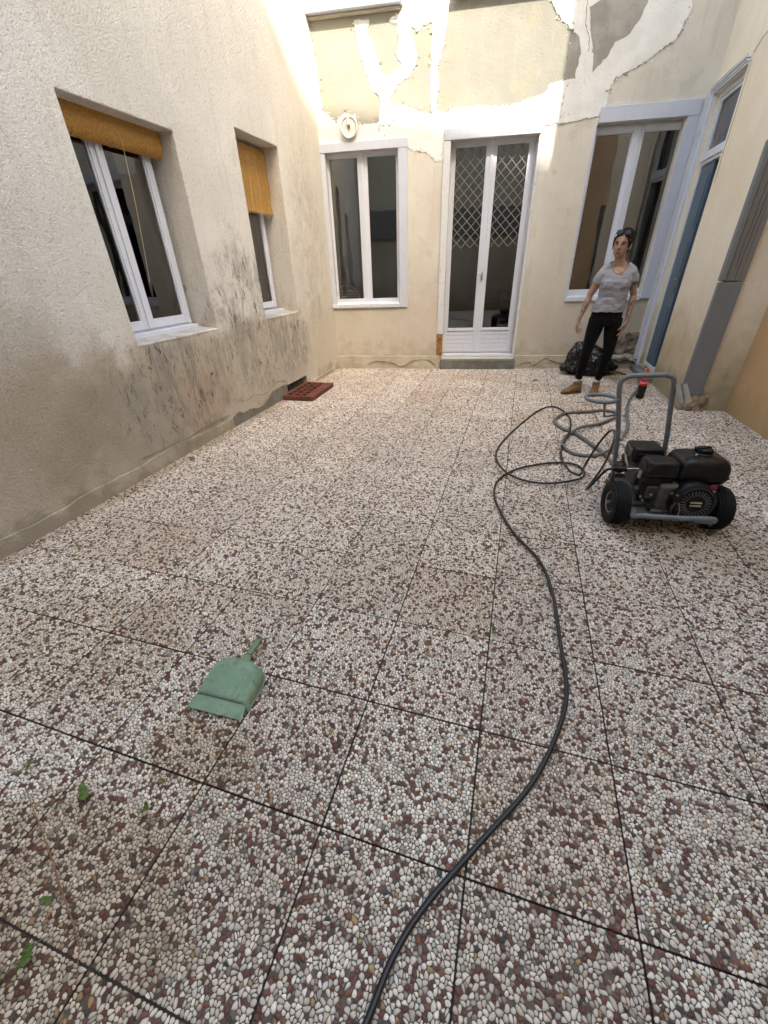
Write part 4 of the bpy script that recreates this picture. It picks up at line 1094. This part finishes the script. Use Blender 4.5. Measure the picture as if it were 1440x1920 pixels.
# fuel tank: rounded body with seam flange and raised top, cap
def tank():
    cx, cy = 1.095, 2.585; hx, hy = .135, .118
    def ring(k, z, n=40, dz=0):
        out = []
        for i in range(n):
            a = 2 * math.pi * i / n; c, s_ = math.cos(a), math.sin(a)
            e = 2 / 6.5
            x = math.copysign(abs(c) ** e, c) * hx * k; y = math.copysign(abs(s_) ** e, s_) * hy * k
            out.append(T((cx, cy, 0)) @ Rz(rot) @ Vector((x, y, z + dz * x)))
        return out
    mb = MB(); mb.loft([ring(.70, .292), ring(.90, .298), ring(.985, .318), ring(1.0, .334)]); 
    mb.loft([ring(1.045, .334), ring(1.05, .338), ring(1.045, .342)])
    mb.loft([ring(1.0, .342), ring(.995, .372), ring(.965, .398), ring(.90, .418), ring(.80, .432), ring(.62, .443), ring(.4, .449), ring(.1, .452)])
    tk = pw(mb, 'fuel_tank', M_TANK, sharp=60)
    c = MB(); c.lathe([(.052, .440), (.052, .452), (.046, .456), (.02, .456)], 28, T((cx + .005, cy - .005, 0))); pw(c, 'filler_ring', M_TANK, tk, sharp=40)
    c = MB(); c.lathe([(.038, .452), (.041, .456), (.041, .472), (.036, .477), (.01, .478)], 20, T((cx + .005, cy + .0, 0)))
    for i in range(10):
        a = 2 * math.pi * i / 10; c.box((.036, -.004, .455), (.046, .004, .473), T((cx + .005, cy, 0)) @ Rz(a))
    c.box((-.04, -.008, .474), (.04, .008, .484), T((cx + .005, cy, 0)) @ Rz(.5))
    pw(c, 'fuel_cap', M_BLACK, tk, sharp=40, bevel=.001)
    c = MB(); c.tube(catmull([(.985, 2.50, .43), (1.02, 2.50, .452), (1.05, 2.51, .462), (1.07, 2.53, .460)], 5), .0022, 6); pw(c, 'cap_wire', M_BLACK, tk)
    c = MB(); c.ell((1.045, 2.515, .458), (.008, .006, .006)); pw(c, 'wire_clip', M_METAL, tk, smooth=True)
tank()
rbox('tank_bracket', (1.0, 2.45, .26), (1.18, 2.66, .30), M_BLACK, .01, rot=rot)
# recoil starter facing the viewer
SM = T((1.065, 2.44, .212)) @ Rz(rot) @ Rx(math.radians(82))
mb = MB(); mb.lathe([(.118, -.03), (.120, .035), (.112, .055), (.095, .066), (.088, .068), (.083, .062), (.06, .066), (.02, .068)], 48, SM)
sg = pw(mb, 'recoil_starter', M_TANK, sharp=35)
M_RIB = simple('starter_rib', (.085, .085, .088), .5)
for i in range(26):
    a = 2 * math.pi * i / 26 + .1
    mb = MB(); mb.box((.048, -.0026, .066), (.078, .0026, .0715), SM @ Rz(a) @ T((0, 0, 0)) @ Rz(.25)); pw(mb, 'rib', M_RIB, sg)
for s0 in (.55, 1.62):
    for rr in (.092, .100, .108):
        P = [SM @ Vector((rr * math.cos(t), rr * math.sin(t), .066 - (rr - .092) * .75)) for t in [s0 + .9 * i / 10 for i in range(11)]]
        mb = MB(); mb.tube(P, .0016, 5); pw(mb, 'louvre', M_RIB, sg)
mb = MB(); mb.box((-.034, -.019, .068), (.034, .019, .0715), SM); pw(mb, 'badge', M_BLACK, sg, bevel=.001)
M_BADGE = simple('badge_cream', (.42, .40, .30), .5)
for dz in (-.009, .009):
    mb = MB(); mb.box((-.029, dz - .0045, .0716), (.029, dz + .0045, .0725), SM); pw(mb, 'badge_bar', M_BADGE, sg)
for p in ((-.10, .045), (.075, .080), (.06, -.09), (-.07, -.085), (-.11, -.02)):
    mb = MB(); mb.tube([SM @ Vector((p[0], p[1], .055)), SM @ Vector((p[0], p[1], .068))], .006, 6); pw(mb, 'bolt', M_METAL, sg)
mb = MB(); mb.tube(catmull([SM @ Vector(p) for p in ((-.095, .0, .06), (-.125, -.03, .085), (-.12, -.07, .09), (-.09, -.09, .07))], 5), .009, 8); pw(mb, 'pull_grip', M_BLACK, sg, smooth=True)
mb = MB(); mb.box((.055, .087, .045), (.088, .112, .058), SM); pw(mb, 'switch', simple('red_switch', (.16, .02, .02), .5), sg, bevel=.003)
rbox('fan_housing', (.94, 2.44, .125), (1.17, 2.60, .29), M_TANK, .03, rot=rot)
# pump on the left with brass fitting and hose coupling
pb = rbox('pump', (.79, 2.60, .19), (.87, 2.76, .29), M_CAST, .012, rot=rot)
pw(MB().tube([(.74, 2.575, .31), (.665, 2.575, .307)], .0145, 12).tube([(.735, 2.575, .31), (.72, 2.575, .309)], .017, 12).tube([(.69, 2.575, .308), (.675, 2.575, .3075)], .017, 12), 'hose_coupling', M_BLACK, sharp=40)
pw(MB().tube([(.74, 2.575, .31), (.82, 2.59, .312), (.83, 2.62, .29)], .008, 10), 'outlet_pipe', M_METAL, sharp=40)
pw(MB().ell((.72, 2.66, .285), (.04, .045, .038)), 'pump_cap', M_BLACK, smooth=True)
pw(MB().tube(catmull([(.80, 2.72, .25), (.775, 2.76, .30), (.77, 2.80, .35), (.755, 2.83, .375), (.73, 2.86, .36), (.735, 2.89, .30)], 6), .013, 10), 'inlet_elbow', M_METAL, smooth=True)

# ---- bottle of cola
BT = empty('cola_bottle', (1.455, 5.40, 0), 0)
tag(BT, 'half full cola bottle with red label standing on the tiles behind the machine', 'bottle')
gm = NT('clear_pet', .05); gm.b.inputs['Transmission Weight'].default_value = .9; gm.b.inputs['IOR'].default_value = 1.15
gm.out((.8, .82, .82))
MB().lathe([(.043, .172), (.043, .215), (.042, .235), (.034, .265), (.020, .298), (.0145, .31), (.0145, .325)], 28).build('body', gm.m, BT, sharp=50)
MB().lathe([(.01, .0), (.035, .002), (.0415, .012), (.0435, .04), (.0395, .06), (.0428, .085), (.0428, .17), (.01, .171)], 28).build('cola', simple('cola_liquid', (.012, .005, .004), .15), BT, sharp=50)
MB().lathe([(.0436, .150), (.0442, .151), (.0442, .222), (.0436, .223)], 32).build('label', simple('red_label', (.62, .015, .02), .35, .05), BT, sharp=50)
MB().lathe([(.006, .312), (.0165, .312), (.0165, .334), (.014, .337), (.004, .338)], 20).build('cap', simple('red_cap', (.55, .02, .02), .4, .05), BT, sharp=40)
def text_mesh(s, size, shear=.0):
    cu = bpy.data.curves.new('t', 'FONT'); cu.body = s; cu.size = size; cu.shear = shear; cu.align_x = 'CENTER'; cu.offset = size * .012
    o = bpy.data.objects.new('t', cu); COL.objects.link(o); dg = bpy.context.evaluated_depsgraph_get()
    me = bpy.data.meshes.new_from_object(o.evaluated_get(dg)); bpy.data.objects.remove(o); bpy.data.curves.remove(cu); return me
tm = text_mesh('Coca-Cola', .030, .45)
bm = bmesh.new(); bm.from_mesh(tm); bmesh.ops.subdivide_edges(bm, edges=bm.edges, cuts=2)
for v in bm.verts:
    a = v.co.x / .0448 - math.pi / 2 - .15; v.co = Vector((.0452 * math.cos(a), .0452 * math.sin(a), .176 + v.co.y * 1.25))
bm.to_mesh(tm); bm.free(); tm.materials.clear(); tm.materials.append(simple('label_white', (.8, .8, .8), .4, .02)); tm.name = 'lettering'
link(bpy.data.objects.new('lettering', tm), BT)

# ---- bin bag
def bag():
    bm = bmesh.new(); bmesh.ops.create_icosphere(bm, subdivisions=6, radius=1); vs = []
    for v in bm.verts:
        p = v.co.copy(); d = 1 + .16 * noise.noise(p * 1.7 + Vector((5, 1, 2)))
        q = p * d
        c = abs(noise.noise(p * 3.4 + Vector((1, 2, 9)))) * .16 + abs(noise.noise(p * 7 + Vector((7, 2, 3)) + Vector((noise.noise(p * 3), 0, 0)))) * .10 + abs(noise.noise(p * 16)) * .035
        q = q * (1 - c)
        x = q.x * (.34 + .05 * (q.z < 0)); y = q.y * .23; z = q.z * .24
        z = z if z > 0 else z * .55
        sh = .12 * (p.x + .3) if p.z > 0 else 0
        vs.append((x - .03 * p.z, y, max(.004, z * (1.25 - .35 * p.x * (p.z > 0)) + .125)))
    bm.verts.index_update(); mb = MB(); mb.add(vs, [tuple(v.index for v in f.verts) for f in bm.faces]); bm.free()
    o = mb.build('bin_bag', M_BAG, None, smooth=True); o.location = (1.0, 6.60, 0); o.rotation_euler = (0, 0, .08)
    tag(o, 'full crumpled black bin bag on the floor behind the standing woman', 'bag')
bag()

# ---- white plastic chair back seen behind the left window
pc = empty('plastic_chair', (-2.68, 6.86, .62), math.radians(8))
tag(pc, 'white plastic chair with rounded slatted back inside the corner window', 'chair')
mb = MB(); mb.tube([(.20 * math.cos(t) - .03, 0, .36 + .20 * math.sin(t)) for t in [math.pi * i / 20 for i in range(21)]], .016, 8); mb.build('back_frame', M_PLW, pc, smooth=True)
for i in range(5): MB().box((-.22 + .012 * i, -.006, .32 + i * .036), (.16 - .012 * i, .006, .335 + i * .036)).build('back_slat', M_PLW, pc, bevel=.003)
MB().box((-.26, -.02, -.18), (.20, .45, -.15)).build('seat', M_PLW, pc, bevel=.01)
for sx in (-.22, .16):
    MB().tube([(sx, 0, .36), (sx, .01, -.15), (sx, .0, -.45)], .016, 8).build('leg', M_PLW, pc); MB().tube([(sx, .42, -.15), (sx, .45, -.45)], .016, 8).build('leg', M_PLW, pc)

# ---- people
def m_skin(name, tattoo=True, c=(.33, .20, .14)):
    t = NT(name, .5, Subsurface_Weight=.08)
    o = t.obj(); b = t.mix(t.rng(t.noise(14, 4, o), .3, .7), tuple(v * .88 for v in c), c)
    if tattoo:
        sp = t.n('SeparateXYZ', {0: o}); x, z = sp.outputs[0], sp.outputs[2]
        ln = t.rng(t.noise(1, 7, t.vscale(o, (34, 34, 22)), .7, 1.5), .49, .55)
        band = t.math('MULTIPLY', t.rng(z, 1.06, 1.0), t.rng(z, .80, .84))
        side = t.rng(t.math('ABSOLUTE', x), .13, .15)
        up = t.math('MULTIPLY', t.math('MULTIPLY', t.rng(z, 1.235, 1.225), t.rng(z, 1.165, 1.175)), t.rng(x, .15, .16))
        a = t.math('MAXIMUM', t.math('MULTIPLY', t.math('MULTIPLY', ln, band), side), t.math('MULTIPLY', up, t.rng(t.noise(50, 3, o), .35, .5, .55, 1)))
        b = t.mix(t.math('MULTIPLY', a, .85), b, (.045, .04, .04))
    return t.out(b, t.bump(t.noise(220, 2, o), .08, .001))

def m_cloth(name, c, v=.12, folds=None, rough=.9):
    t = NT(name, rough, Specular_IOR_Level=.1, Sheen_Weight=.05)
    o = t.obj(); b = t.mix(t.rng(t.noise(9, 5, o), .3, .7), tuple(q * (1 - v) for q in c), c)
    b = t.mix(t.math('MULTIPLY', t.rng(t.noise(240, 3, o), .4, .7), .18), b, tuple(min(1, q * 1.5) for q in c))
    n = None
    if folds: n = t.bump(t.noise(1, 4, t.vscale(o, folds), .5, .8), .5, .02)
    return t.out(b, t.bump(t.noise(500, 2, o), .15, .001, n))

def ring_e(cx, cy, z, rx, ry, yaw=0, n=20, e=1.0):
    out = []
    for k in range(n):
        a = 2 * math.pi * k / n; x = math.copysign(abs(math.cos(a)) ** e, math.cos(a)) * rx; y = math.copysign(abs(math.sin(a)) ** e, math.sin(a)) * ry
        out.append(Vector((cx + x * math.cos(yaw) - y * math.sin(yaw), cy + x * math.sin(yaw) + y * math.cos(yaw), z)))
    return out

def hand(mb, wrist, d, palm_n, side, curl=.5, s=1.0):
    """palm and five bent fingers; d = direction of the hand, palm_n = way the palm faces, side = thumb side"""
    d = Vector(d).normalized(); pn = Vector(palm_n); pn = (pn - d * pn.dot(d)).normalized(); sv = d.cross(pn) * side
    w_ = Vector(wrist); k = w_ + d * .085 * s
    rings = []
    for t, hw, ht in ((-.01, .022, .017), (.025, .030, .015), (.055, .037, .014), (.085, .038, .012), (.097, .034, .009)):
        c = w_ + d * t * s; rings.append([c + (sv * math.cos(a) * hw + pn * math.sin(a) * ht) * s for a in [2 * math.pi * i / 14 for i in range(14)]])
    mb.loft(rings)
    for i, (o, L) in enumerate(((.029, .070), (.010, .078), (-.009, .073), (-.027, .058))):
        a0 = curl * (.25 + .12 * i); p = w_ + (d * .085 + sv * o) * s; P = [w_ + (d * .055 + sv * o * .8) * s, p]
        for j, fr_ in enumerate((.45, .30, .25)):
            ang = a0 * (j + 1) * 1.15; dd = (d * math.cos(ang) + pn * math.sin(ang) + sv * o * 2.0).normalized(); p = p + dd * L * fr_ * s; P.append(p)
        mb.tube(P, [.0088 * s, .0086 * s, .0080 * s, .0072 * s, .0060 * s], 8, ball=True)
    b = w_ + (d * .020 + sv * .020) * s
    P = [b, b + (d * .030 + sv * .026 + pn * .008) * s, b + (d * .056 + sv * .034 + pn * .020) * s, b + (d * .078 + sv * .034 + pn * .032) * s]
    mb.tube(P, [.012 * s, .0105 * s, .0092 * s, .007 * s], 8, ball=True)

def head(mb, c, Mh):
    """c = head centre; Mh = rotation, face looks along local -y"""
    A = lambda p: Vector(c) + Mh @ Vector(p)
    mb.ell(A((0, .012, .022)), (.074, .094, .096), Mh.to_4x4())
    mb.ell(A((0, -.020, -.030)), (.060, .066, .072), Mh.to_4x4())
    mb.ell(A((0, -.052, -.083)), (.030, .026, .026), Mh.to_4x4())
    mb.ell(A((0, -.035, -.060)), (.050, .045, .040), Mh.to_4x4())
    for s_ in (-1, 1):
        mb.ell(A((s_ * .038, -.052, -.022)), (.022, .018, .020), Mh.to_4x4())
        mb.ell(A((s_ * .030, -.072, .024)), (.024, .010, .008), Mh.to_4x4())
        mb.ell(A((s_ * .077, .008, -.010)), (.010, .018, .030), (Mh @ Matrix.Rotation(s_ * -.35, 3, 'Z')).to_4x4())
    mb.tube([A((0, -.078, .018)), A((0, -.092, -.010)), A((0, -.099, -.026))], [.009, .011, .013], 10, ball=True)
    for s_ in (-1, 1): mb.ell(A((s_ * .012, -.088, -.030)), (.009, .010, .008))
    mb.tube([A((-.022, -.072, -.058)), A((0, -.084, -.056)), A((.022, -.072, -.058))], [.008, .0105, .008], 8, ball=True)

def woman():
    OX, OY = .93, 5.5
    root = empty('person', (OX, OY, 0))
    tag(root, 'woman in grey t-shirt and black leggings standing before the bin bag, sunglasses on her head', 'person')
    W = lambda x, z, y=0.0: Vector((x - OX, y, z))
    SK = m_skin('skin_tattooed'); yaw = -.12
    b = MB()
    # torso, pelvis
    b.loft([ring_e(-.015, .01, .80, .145, .100), ring_e(-.01, .01, .90, .145, .100), ring_e(0.005, .0, 1.05, .120, .086), ring_e(.0, .0, 1.18, .132, .094), ring_e(-.0, .005, 1.28, .140, .080), ring_e(-.002, .01, 1.33, .085, .055)])
    for q in (-1, 1): b.tube([Vector((q * .02 - .005, .018, 1.375)), Vector((q * .075, .014, 1.325)), Vector((q * .145, .008, 1.285))], [.036, .040, .040], 12, ball=True)
    neck = W(.925, 1.335, .01)
    hc = Vector((.905 - OX + .002, -.015, 1.528)); Mh = (Matrix.Rotation(-.40, 3, 'Z') @ Matrix.Rotation(-.02, 3, 'X') @ Matrix.Rotation(.06, 3, 'Y')) * 1.07
    b.tube([neck + Vector((0, .01, -.03)), neck + Vector((-.004, .005, .04)), hc + Vector((.012, .025, -.06))], [.058, .050, .050], 16)
    head(b, hc, Mh)
    # arms: shoulder, elbow, wrist
    shR, elR, wrR = W(.778, 1.265, .0), W(.703, 1.058, .035), W(.640, .845, -.04)
    shL, elL, wrL = W(1.078, 1.27, .0), W(1.146, 1.062, .045), W(1.125, .822, -.05)
    for a, e, w_ in ((shR, elR, wrR), (shL, elL, wrL)):
        b.tube([a, a.lerp(e, .35), a.lerp(e, .8), e, e.lerp(w_, .25), e.lerp(w_, .7), w_], [.050, .043, .036, .034, .036, .026, .021], 14, ball=True)
        b.tube([Vector((a.x * .6, 0, 1.28)), a], [.045, .045], 12, ball=True)
    hand(b, wrR, (-.10, -.02, -1), (.85, -.3, 0), 1, 1.15, 1.08)
    hand(b, wrL, (-.22, -.05, -1), (-.9, .35, .1), -1, .7, 1.08)
    # legs
    hipR, knR, anR = W(.835, .80, .01), W(.790, .49, -.02), W(.766, .12, .02)
    hipL, knL, anL = W(1.005, .80, .01), W(1.022, .49, -.02), W(.985, .12, .04)
    for a, k_, n_ in ((hipR, knR, anR), (hipL, knL, anL)):
        b.tube([a, a.lerp(k_, .6), k_, k_.lerp(n_, .3), n_.lerp(k_, .25), n_], [.080, .062, .048, .046, .032, .031], 16, ball=True)
    body = meshobj('body', baked(b, .0052, 3), SK, root)
    # t-shirt
    def shirt_folds(co, nm):
        for i in range(len(co)):
            x, y, z = co[i]
            f = .0025 * math.sin(z * 78 + 2.2 * noise.noise(Vector((x * 7, y * 7, z * 3))) * 3 + x * 6) * max(0, min(1, (1.26 - z) / .12)) * (.35 + .65 * min(1, abs(x) / .10 + .35))
            f += .002 * noise.noise(Vector((x * 30, y * 30, z * 60)))
            co[i] += nm[i] * f
        return co
    s_ = MB()
    s_.loft([ring_e(-.012, .008, .905, .168, .122, 0, 24), ring_e(-.012, .006, .96, .163, .118, 0, 24), ring_e(.004, .0, 1.06, .140, .106, 0, 24), ring_e(.0, -.004, 1.14, .148, .114, 0, 24), ring_e(0, -.006, 1.20, .157, .120, 0, 24), ring_e(0, .004, 1.265, .156, .096, 0, 24), ring_e(0, .01, 1.305, .120, .076, 0, 24), ring_e(0, .014, 1.338, .085, .062, 0, 24)])
    for q in (-1, 1): s_.tube([Vector((q * .045 - .005, .018, 1.365)), Vector((q * .085, .014, 1.330)), Vector((q * .145, .008, 1.288))], [.036, .045, .047], 14)
    for q in (-.062, .062): s_.ell((q - .004, -.068, 1.175), (.064, .058, .060))
    for a, e in ((shR, elR), (shL, elL)):
        s_.tube([Vector((a.x * .55, .004, 1.275)), a + Vector((0, 0, .002)), a.lerp(e, .14), a.lerp(e, .36)], [.055, .054, .055, .053], 16, ball=False)
    me = baked(s_, .006, 2, shirt_folds)
    bm = bmesh.new(); bm.from_mesh(me)
    cut = []
    for f in bm.faces:                       # scooped neckline, open hem and sleeve ends
        c = f.calc_center_median()
        nd = ((c.x + .0) / .088) ** 2 + ((c.z - 1.372 + (.06 if c.y > 0 else 0)) / .108) ** 2
        if nd < 1 and (c.z > 1.26): cut.append(f)
        elif c.z < .912: cut.append(f)
    bmesh.ops.delete(bm, geom=cut, context='FACES'); bm.to_mesh(me); bm.free()
    sh = meshobj('t_shirt', me, m_cloth('grey_jersey', (.29, .295, .33), .10, (8, 8, 42)), root)
    m_ = sh.modifiers.new('s', 'SOLIDIFY'); m_.thickness = .003; m_.offset = 1
    # leggings
    l_ = MB()
    l_.loft([ring_e(-.015, .01, .77, .150, .115), ring_e(-.014, .01, .83, .164, .120), ring_e(-.012, .008, .90, .160, .112), ring_e(-.008, .006, .945, .148, .104)])
    for a, k_, n_ in ((hipR, knR, anR), (hipL, knL, anL)):
        l_.tube([a + Vector((0, 0, .04)), a.lerp(k_, .25), a.lerp(k_, .6), k_, k_.lerp(n_, .3), n_.lerp(k_, .25), n_.lerp(k_, .15)], [.088, .086, .072, .058, .056, .042, .041], 18)
    meshobj('leggings', baked(l_, .006, 2), m_cloth('black_leggings', (.004, .004, .0045), .2, (12, 12, 20)), root)
    # socks and boots
    SO = m_cloth('white_sock', (.72, .72, .71), .05, (40, 40, 120)); BO = simple('tan_suede', (.20, .11, .048), .9, .3, 25, .4, 200, dirt=(.10, .058, .03))
    SL = simple('boot_sole', (.09, .06, .035), .8); LC = simple('boot_lace', (.07, .045, .03), .8)
    for (an, toe) in ((anR, Vector((-.165, -.085, 0))), (anL, Vector((-.045, -.150, 0)))):
        c = Vector((an.x, an.y, 0)); d = toe.normalized(); n_ = Vector((-d.y, d.x, 0)); L = .185
        mb = MB(); mb.loft([[c + Vector((math.cos(a) * r, math.sin(a) * r, z)) for a in [2 * math.pi * i / 18 for i in range(18)]] for r, z in ((.036, .09), (.038, .13), (.037, .165), (.038, .188), (.034, .19))])
        sk = mb.build('sock', SO, root, smooth=True)
        if an is anR:
            mb = MB(); q = c + Vector((0, 0, .148)); e1 = (Vector((-.1, -1, 0))).normalized(); t1 = Vector((0, 0, 1)).cross(e1) * -1
            pts = [(-.016, .002), (-.008, -.006), (0, -.004), (.014, .008), (.002, .001), (-.008, .0)]
            vs = [q + e1 * .0405 + t1 * -a + Vector((0, 0, b_)) for a, b_ in pts] + [q + e1 * .037 + t1 * -a + Vector((0, 0, b_)) for a, b_ in pts]
            mb.add(vs, [(0, 1, 2, 5), (5, 2, 4), (2, 3, 4), (0, 6, 7, 1), (1, 7, 8, 2), (2, 8, 9, 3), (3, 9, 10, 4), (4, 10, 11, 5), (5, 11, 6, 0)]); mb.build('sock_mark', M_BLACK, sk)
        def sec(t, hw, z0, z1, e=.8):
            o = c + d * t; return [o + n_ * (math.copysign(abs(math.cos(a)) ** e, math.cos(a)) * hw) + Vector((0, 0, (z0 + z1) / 2 + math.copysign(abs(math.sin(a)) ** e, math.sin(a)) * (z1 - z0) / 2)) for a in [2 * math.pi * i / 16 for i in range(16)]]
        mb = MB(); mb.loft([sec(-.062, .018, .018, .06), sec(-.055, .034, .012, .10), sec(-.03, .040, .012, .115), sec(.02, .040, .012, .11), sec(.06, .042, .012, .088), sec(.10, .046, .012, .068), sec(.14, .044, .012, .056), sec(.168, .034, .012, .046), sec(.182, .015, .016, .034)])
        mb.loft([[c + d * t0 + (d * math.cos(a) * r1 + n_ * math.sin(a) * r2) + Vector((0, 0, z)) for a in [2 * math.pi * i / 18 for i in range(18)]] for r1, r2, z, t0 in ((.058, .040, .05, -.0), (.054, .042, .09, -.005), (.050, .042, .12, -.008), (.050, .044, .142, -.010), (.046, .040, .144, -.010))])
        bt = meshobj('boot', baked(mb, .0045, 2), BO, root)
        mb = MB(); mb.loft([[c + d * t + n_ * s2 * hw + Vector((0, 0, z)) for s2, z in ((-1, .0), (1, .0), (1, .017), (-1, .017))] for t, hw in ((-.066, .022), (-.055, .038), (-.02, .042), (.03, .040), (.08, .046), (.13, .048), (.165, .040), (.19, .018))])
        mb.build('sole', SL, bt, bevel=.003)
        for i in range(4):
            t = .040 + .017 * i - .012; z = .135 - .019 * i
            mb = MB(); mb.tube([c + d * (t + .006) + n_ * .024 + Vector((0, 0, z - .012)), c + d * (t + .012) + Vector((0, 0, z)), c + d * (t + .006) - n_ * .024 + Vector((0, 0, z - .012))], .003, 6); mb.build('lace', LC, bt)
    # face details
    A = lambda p: hc + Mh @ Vector(p); M4 = Mh.to_4x4()
    EY = simple('eye_dark', (.04, .025, .02), .25); LP = simple('lips', (.19, .06, .055), .45); BR = simple('brow_hair', (.03, .018, .014), .8)
    EW = simple('eye_white', (.22, .19, .17), .3)
    for s2 in (-1, 1):
        e = MB().ell(A((s2 * .031, -.0765, .004)), (.0125, .006, .0050), M4).build('eye', EW, root, smooth=True)
        MB().ell(A((s2 * .031 - .002, -.0815, .004)), (.0052, .003, .0048), M4).build('iris', EY, e, smooth=True)
        MB().tube([A((s2 * .018, -.0795, .0095)), A((s2 * .031, -.0835, .0115)), A((s2 * .045, -.074, .0075))], [.002, .003, .002], 6).build('eyelid', BR, e, smooth=True)
        MB().tube([A((s2 * .014, -.086, .021)), A((s2 * .030, -.0865, .029)), A((s2 * .050, -.072, .024))], [.003, .0042, .0022], 6, ball=True).build('eyebrow', BR, root, smooth=True)
    MB().tube([A((-.022, -.076, -.059)), A((0, -.0905, -.055)), A((.022, -.076, -.059))], [.003, .0052, .003], 8, ball=True).tube([A((-.020, -.0755, -.063)), A((0, -.0895, -.067)), A((.020, -.0755, -.063))], [.003, .0058, .003], 8, ball=True).build('lips', LP, root, smooth=True)
    # hair: cap pulled back
    h = MB()
    h.ell(A((0, .022, .036)), (.084, .098, .094), M4); h.ell(A((0, .060, -.010)), (.070, .062, .080), M4)
    h.ell(A((.045, .035, .095)), (.04, .05, .03), M4); h.ell(A((.01, .02, .118)), (.045, .055, .025), M4)
    for s2 in (-1, 1): h.ell(A((s2 * .069, -.010, .030)), (.014, .030, .045), M4)
    me = baked(h, .005, 2)
    bm = bmesh.new(); bm.from_mesh(me); inv = Mh.inverted()
    for v in bm.verts:
        p = inv @ (v.co - hc)
        v.co += v.normal * (.0045 * noise.noise(Vector((p.x * 60, p.y * 14, p.z * 50))) + .003 * noise.noise(p * 90))
    cut = [f for f in bm.faces if (lambda p: p.y < -.030 and p.z < .072 - .25 * abs(p.x) and abs(p.x) < .072)(inv @ (f.calc_center_median() - hc))]
    bmesh.ops.delete(bm, geom=cut, context='FACES'); bm.to_mesh(me); bm.free()
    ht = NT('dark_brown_hair', .75, Specular_IOR_Level=.15); o_ = ht.obj()
    hr = meshobj('hair', me, ht.out(ht.mix(ht.rng(ht.noise(1, 5, ht.vscale(o_, (160, 40, 60))), .4, .65), (.004, .003, .003), (.014, .009, .007)), ht.bump(ht.noise(1, 4, ht.vscale(o_, (200, 40, 90))), .6, .004)), root)
    q = hr.modifiers.new('s', 'SOLIDIFY'); q.thickness = .004
    MB().tube([A((-.052, -.060, .062)), A((-.062, -.056, .035)), A((-.070, -.046, .005))], [.006, .005, .002], 6).build('hair_strand', ht.m, root, smooth=True)
    MB().tube([A((.045, -.066, .070)), A((.060, -.055, .045)), A((.072, -.035, .0)), A((.073, -.022, -.035))], [.007, .007, .005, .002], 6).build('hair_strand', ht.m, root, smooth=True)
    # sunglasses pushed up on the hair
    sg = MB(); GM = simple('sunglass_frame', (.015, .014, .014), .25)
    for s2 in (-1, 1):
        P = [A((s2 * .036 + .027 * math.cos(t), -.064 + .012 * (1 - abs(math.sin(t))) - .010 * math.sin(t) * -1, .098 + .021 * math.sin(t))) for t in [2 * math.pi * i / 18 for i in range(19)]]
        sg.tube(P, .0028, 6, False)
    sg.tube([A((-.010, -.070, .102)), A((0, -.073, .105)), A((.010, -.070, .102))], .0025, 6)
    for s2 in (-1, 1): sg.tube([A((s2 * .063, -.052, .103)), A((s2 * .090, .0, .075)), A((s2 * .092, .05, .035))], .0024, 6)
    sgo = sg.build('sunglasses', GM, root, smooth=True)
    LN = simple('sunglass_lens', (.008, .009, .009), .3, spec=.3)
    for s2 in (-1, 1):
        mb = MB(); mb.ell(A((s2 * .036, -.0635, .098)), (.0255, .0045, .020), (Mh @ Matrix.Rotation(-.45, 3, 'X')).to_4x4()); mb.build('lens', LN, sgo, smooth=True)
    # necklace, earring
    MB().tube(catmull([W(.872, 1.345, -.035), W(.895, 1.30, -.078), W(.922, 1.285, -.088), W(.950, 1.30, -.078), W(.975, 1.345, -.035)], 6), .0014, 5).build('necklace', simple('silver_chain', (.5, .46, .42), .3, metal=1.0), root, smooth=True)
    return root
woman()
# ---------------- end

# ---- extra fittings on the machine, door and windows (small things last)
pw(MB().tube(catmull([(.86, 2.58, .30), (.80, 2.55, .27), (.78, 2.50, .24), (.80, 2.45, .20)], 6), .005, 8), 'spark_plug_lead', M_BLACK, smooth=True)
pw(MB().tube(catmull([(1.0, 2.47, .28), (.965, 2.42, .25), (.945, 2.42, .20), (.92, 2.43, .18)], 6), .0045, 8), 'fuel_pipe', M_BLACK, smooth=True)
pw(MB().tube(catmull([(.95, 2.43, .24), (.99, 2.37, .22), (1.0, 2.345, .15), (.97, 2.36, .125)], 6), .003, 6), 'control_cable', M_METAL, smooth=True)
rbox('governor_plate', (.905, 2.425, .23), (.985, 2.432, .262), M_CAST, .002, rot=rot)
rbox('oil_filler', (.86, 2.405, .135), (.885, 2.425, .16), M_BLACK, .004, rot=rot)
for i in range(7):
    rbox('cover_groove', (.792, 2.45 + i * .015, .36), (.797, 2.456 + i * .015, .405), M_CRACK, .0005, af, rot=rot, seg=1)
# door handle, keyhole and hinges of the glazed door
hd = MB(); hd.box((2.195, .078, 1.20), (2.222, .0805, 1.30)); hd.tube([(2.208, .08, 1.27), (2.208, .045, 1.27), (2.15, .045, 1.268)], .006, 8)
hd.build('door_handle', M_METAL, BW, bevel=.001)
for x_ in (1.708, 2.738):
    for z_ in (.55, 1.45, 2.4):
        MB().tube([(x_, .108, z_ - .035), (x_, .108, z_ + .035)], .006, 8).build('hinge', M_FRAME, BW)
for x_, z_ in ((.12, .905), (.60, .905), (.95, .905), (3.6, .94), (4.1, .94)):
    MB().tube([(x_, -.033, z_ + .01), (x_, -.0295, z_ + .01)], .004, 8).build('screw', M_CRACK, BW)
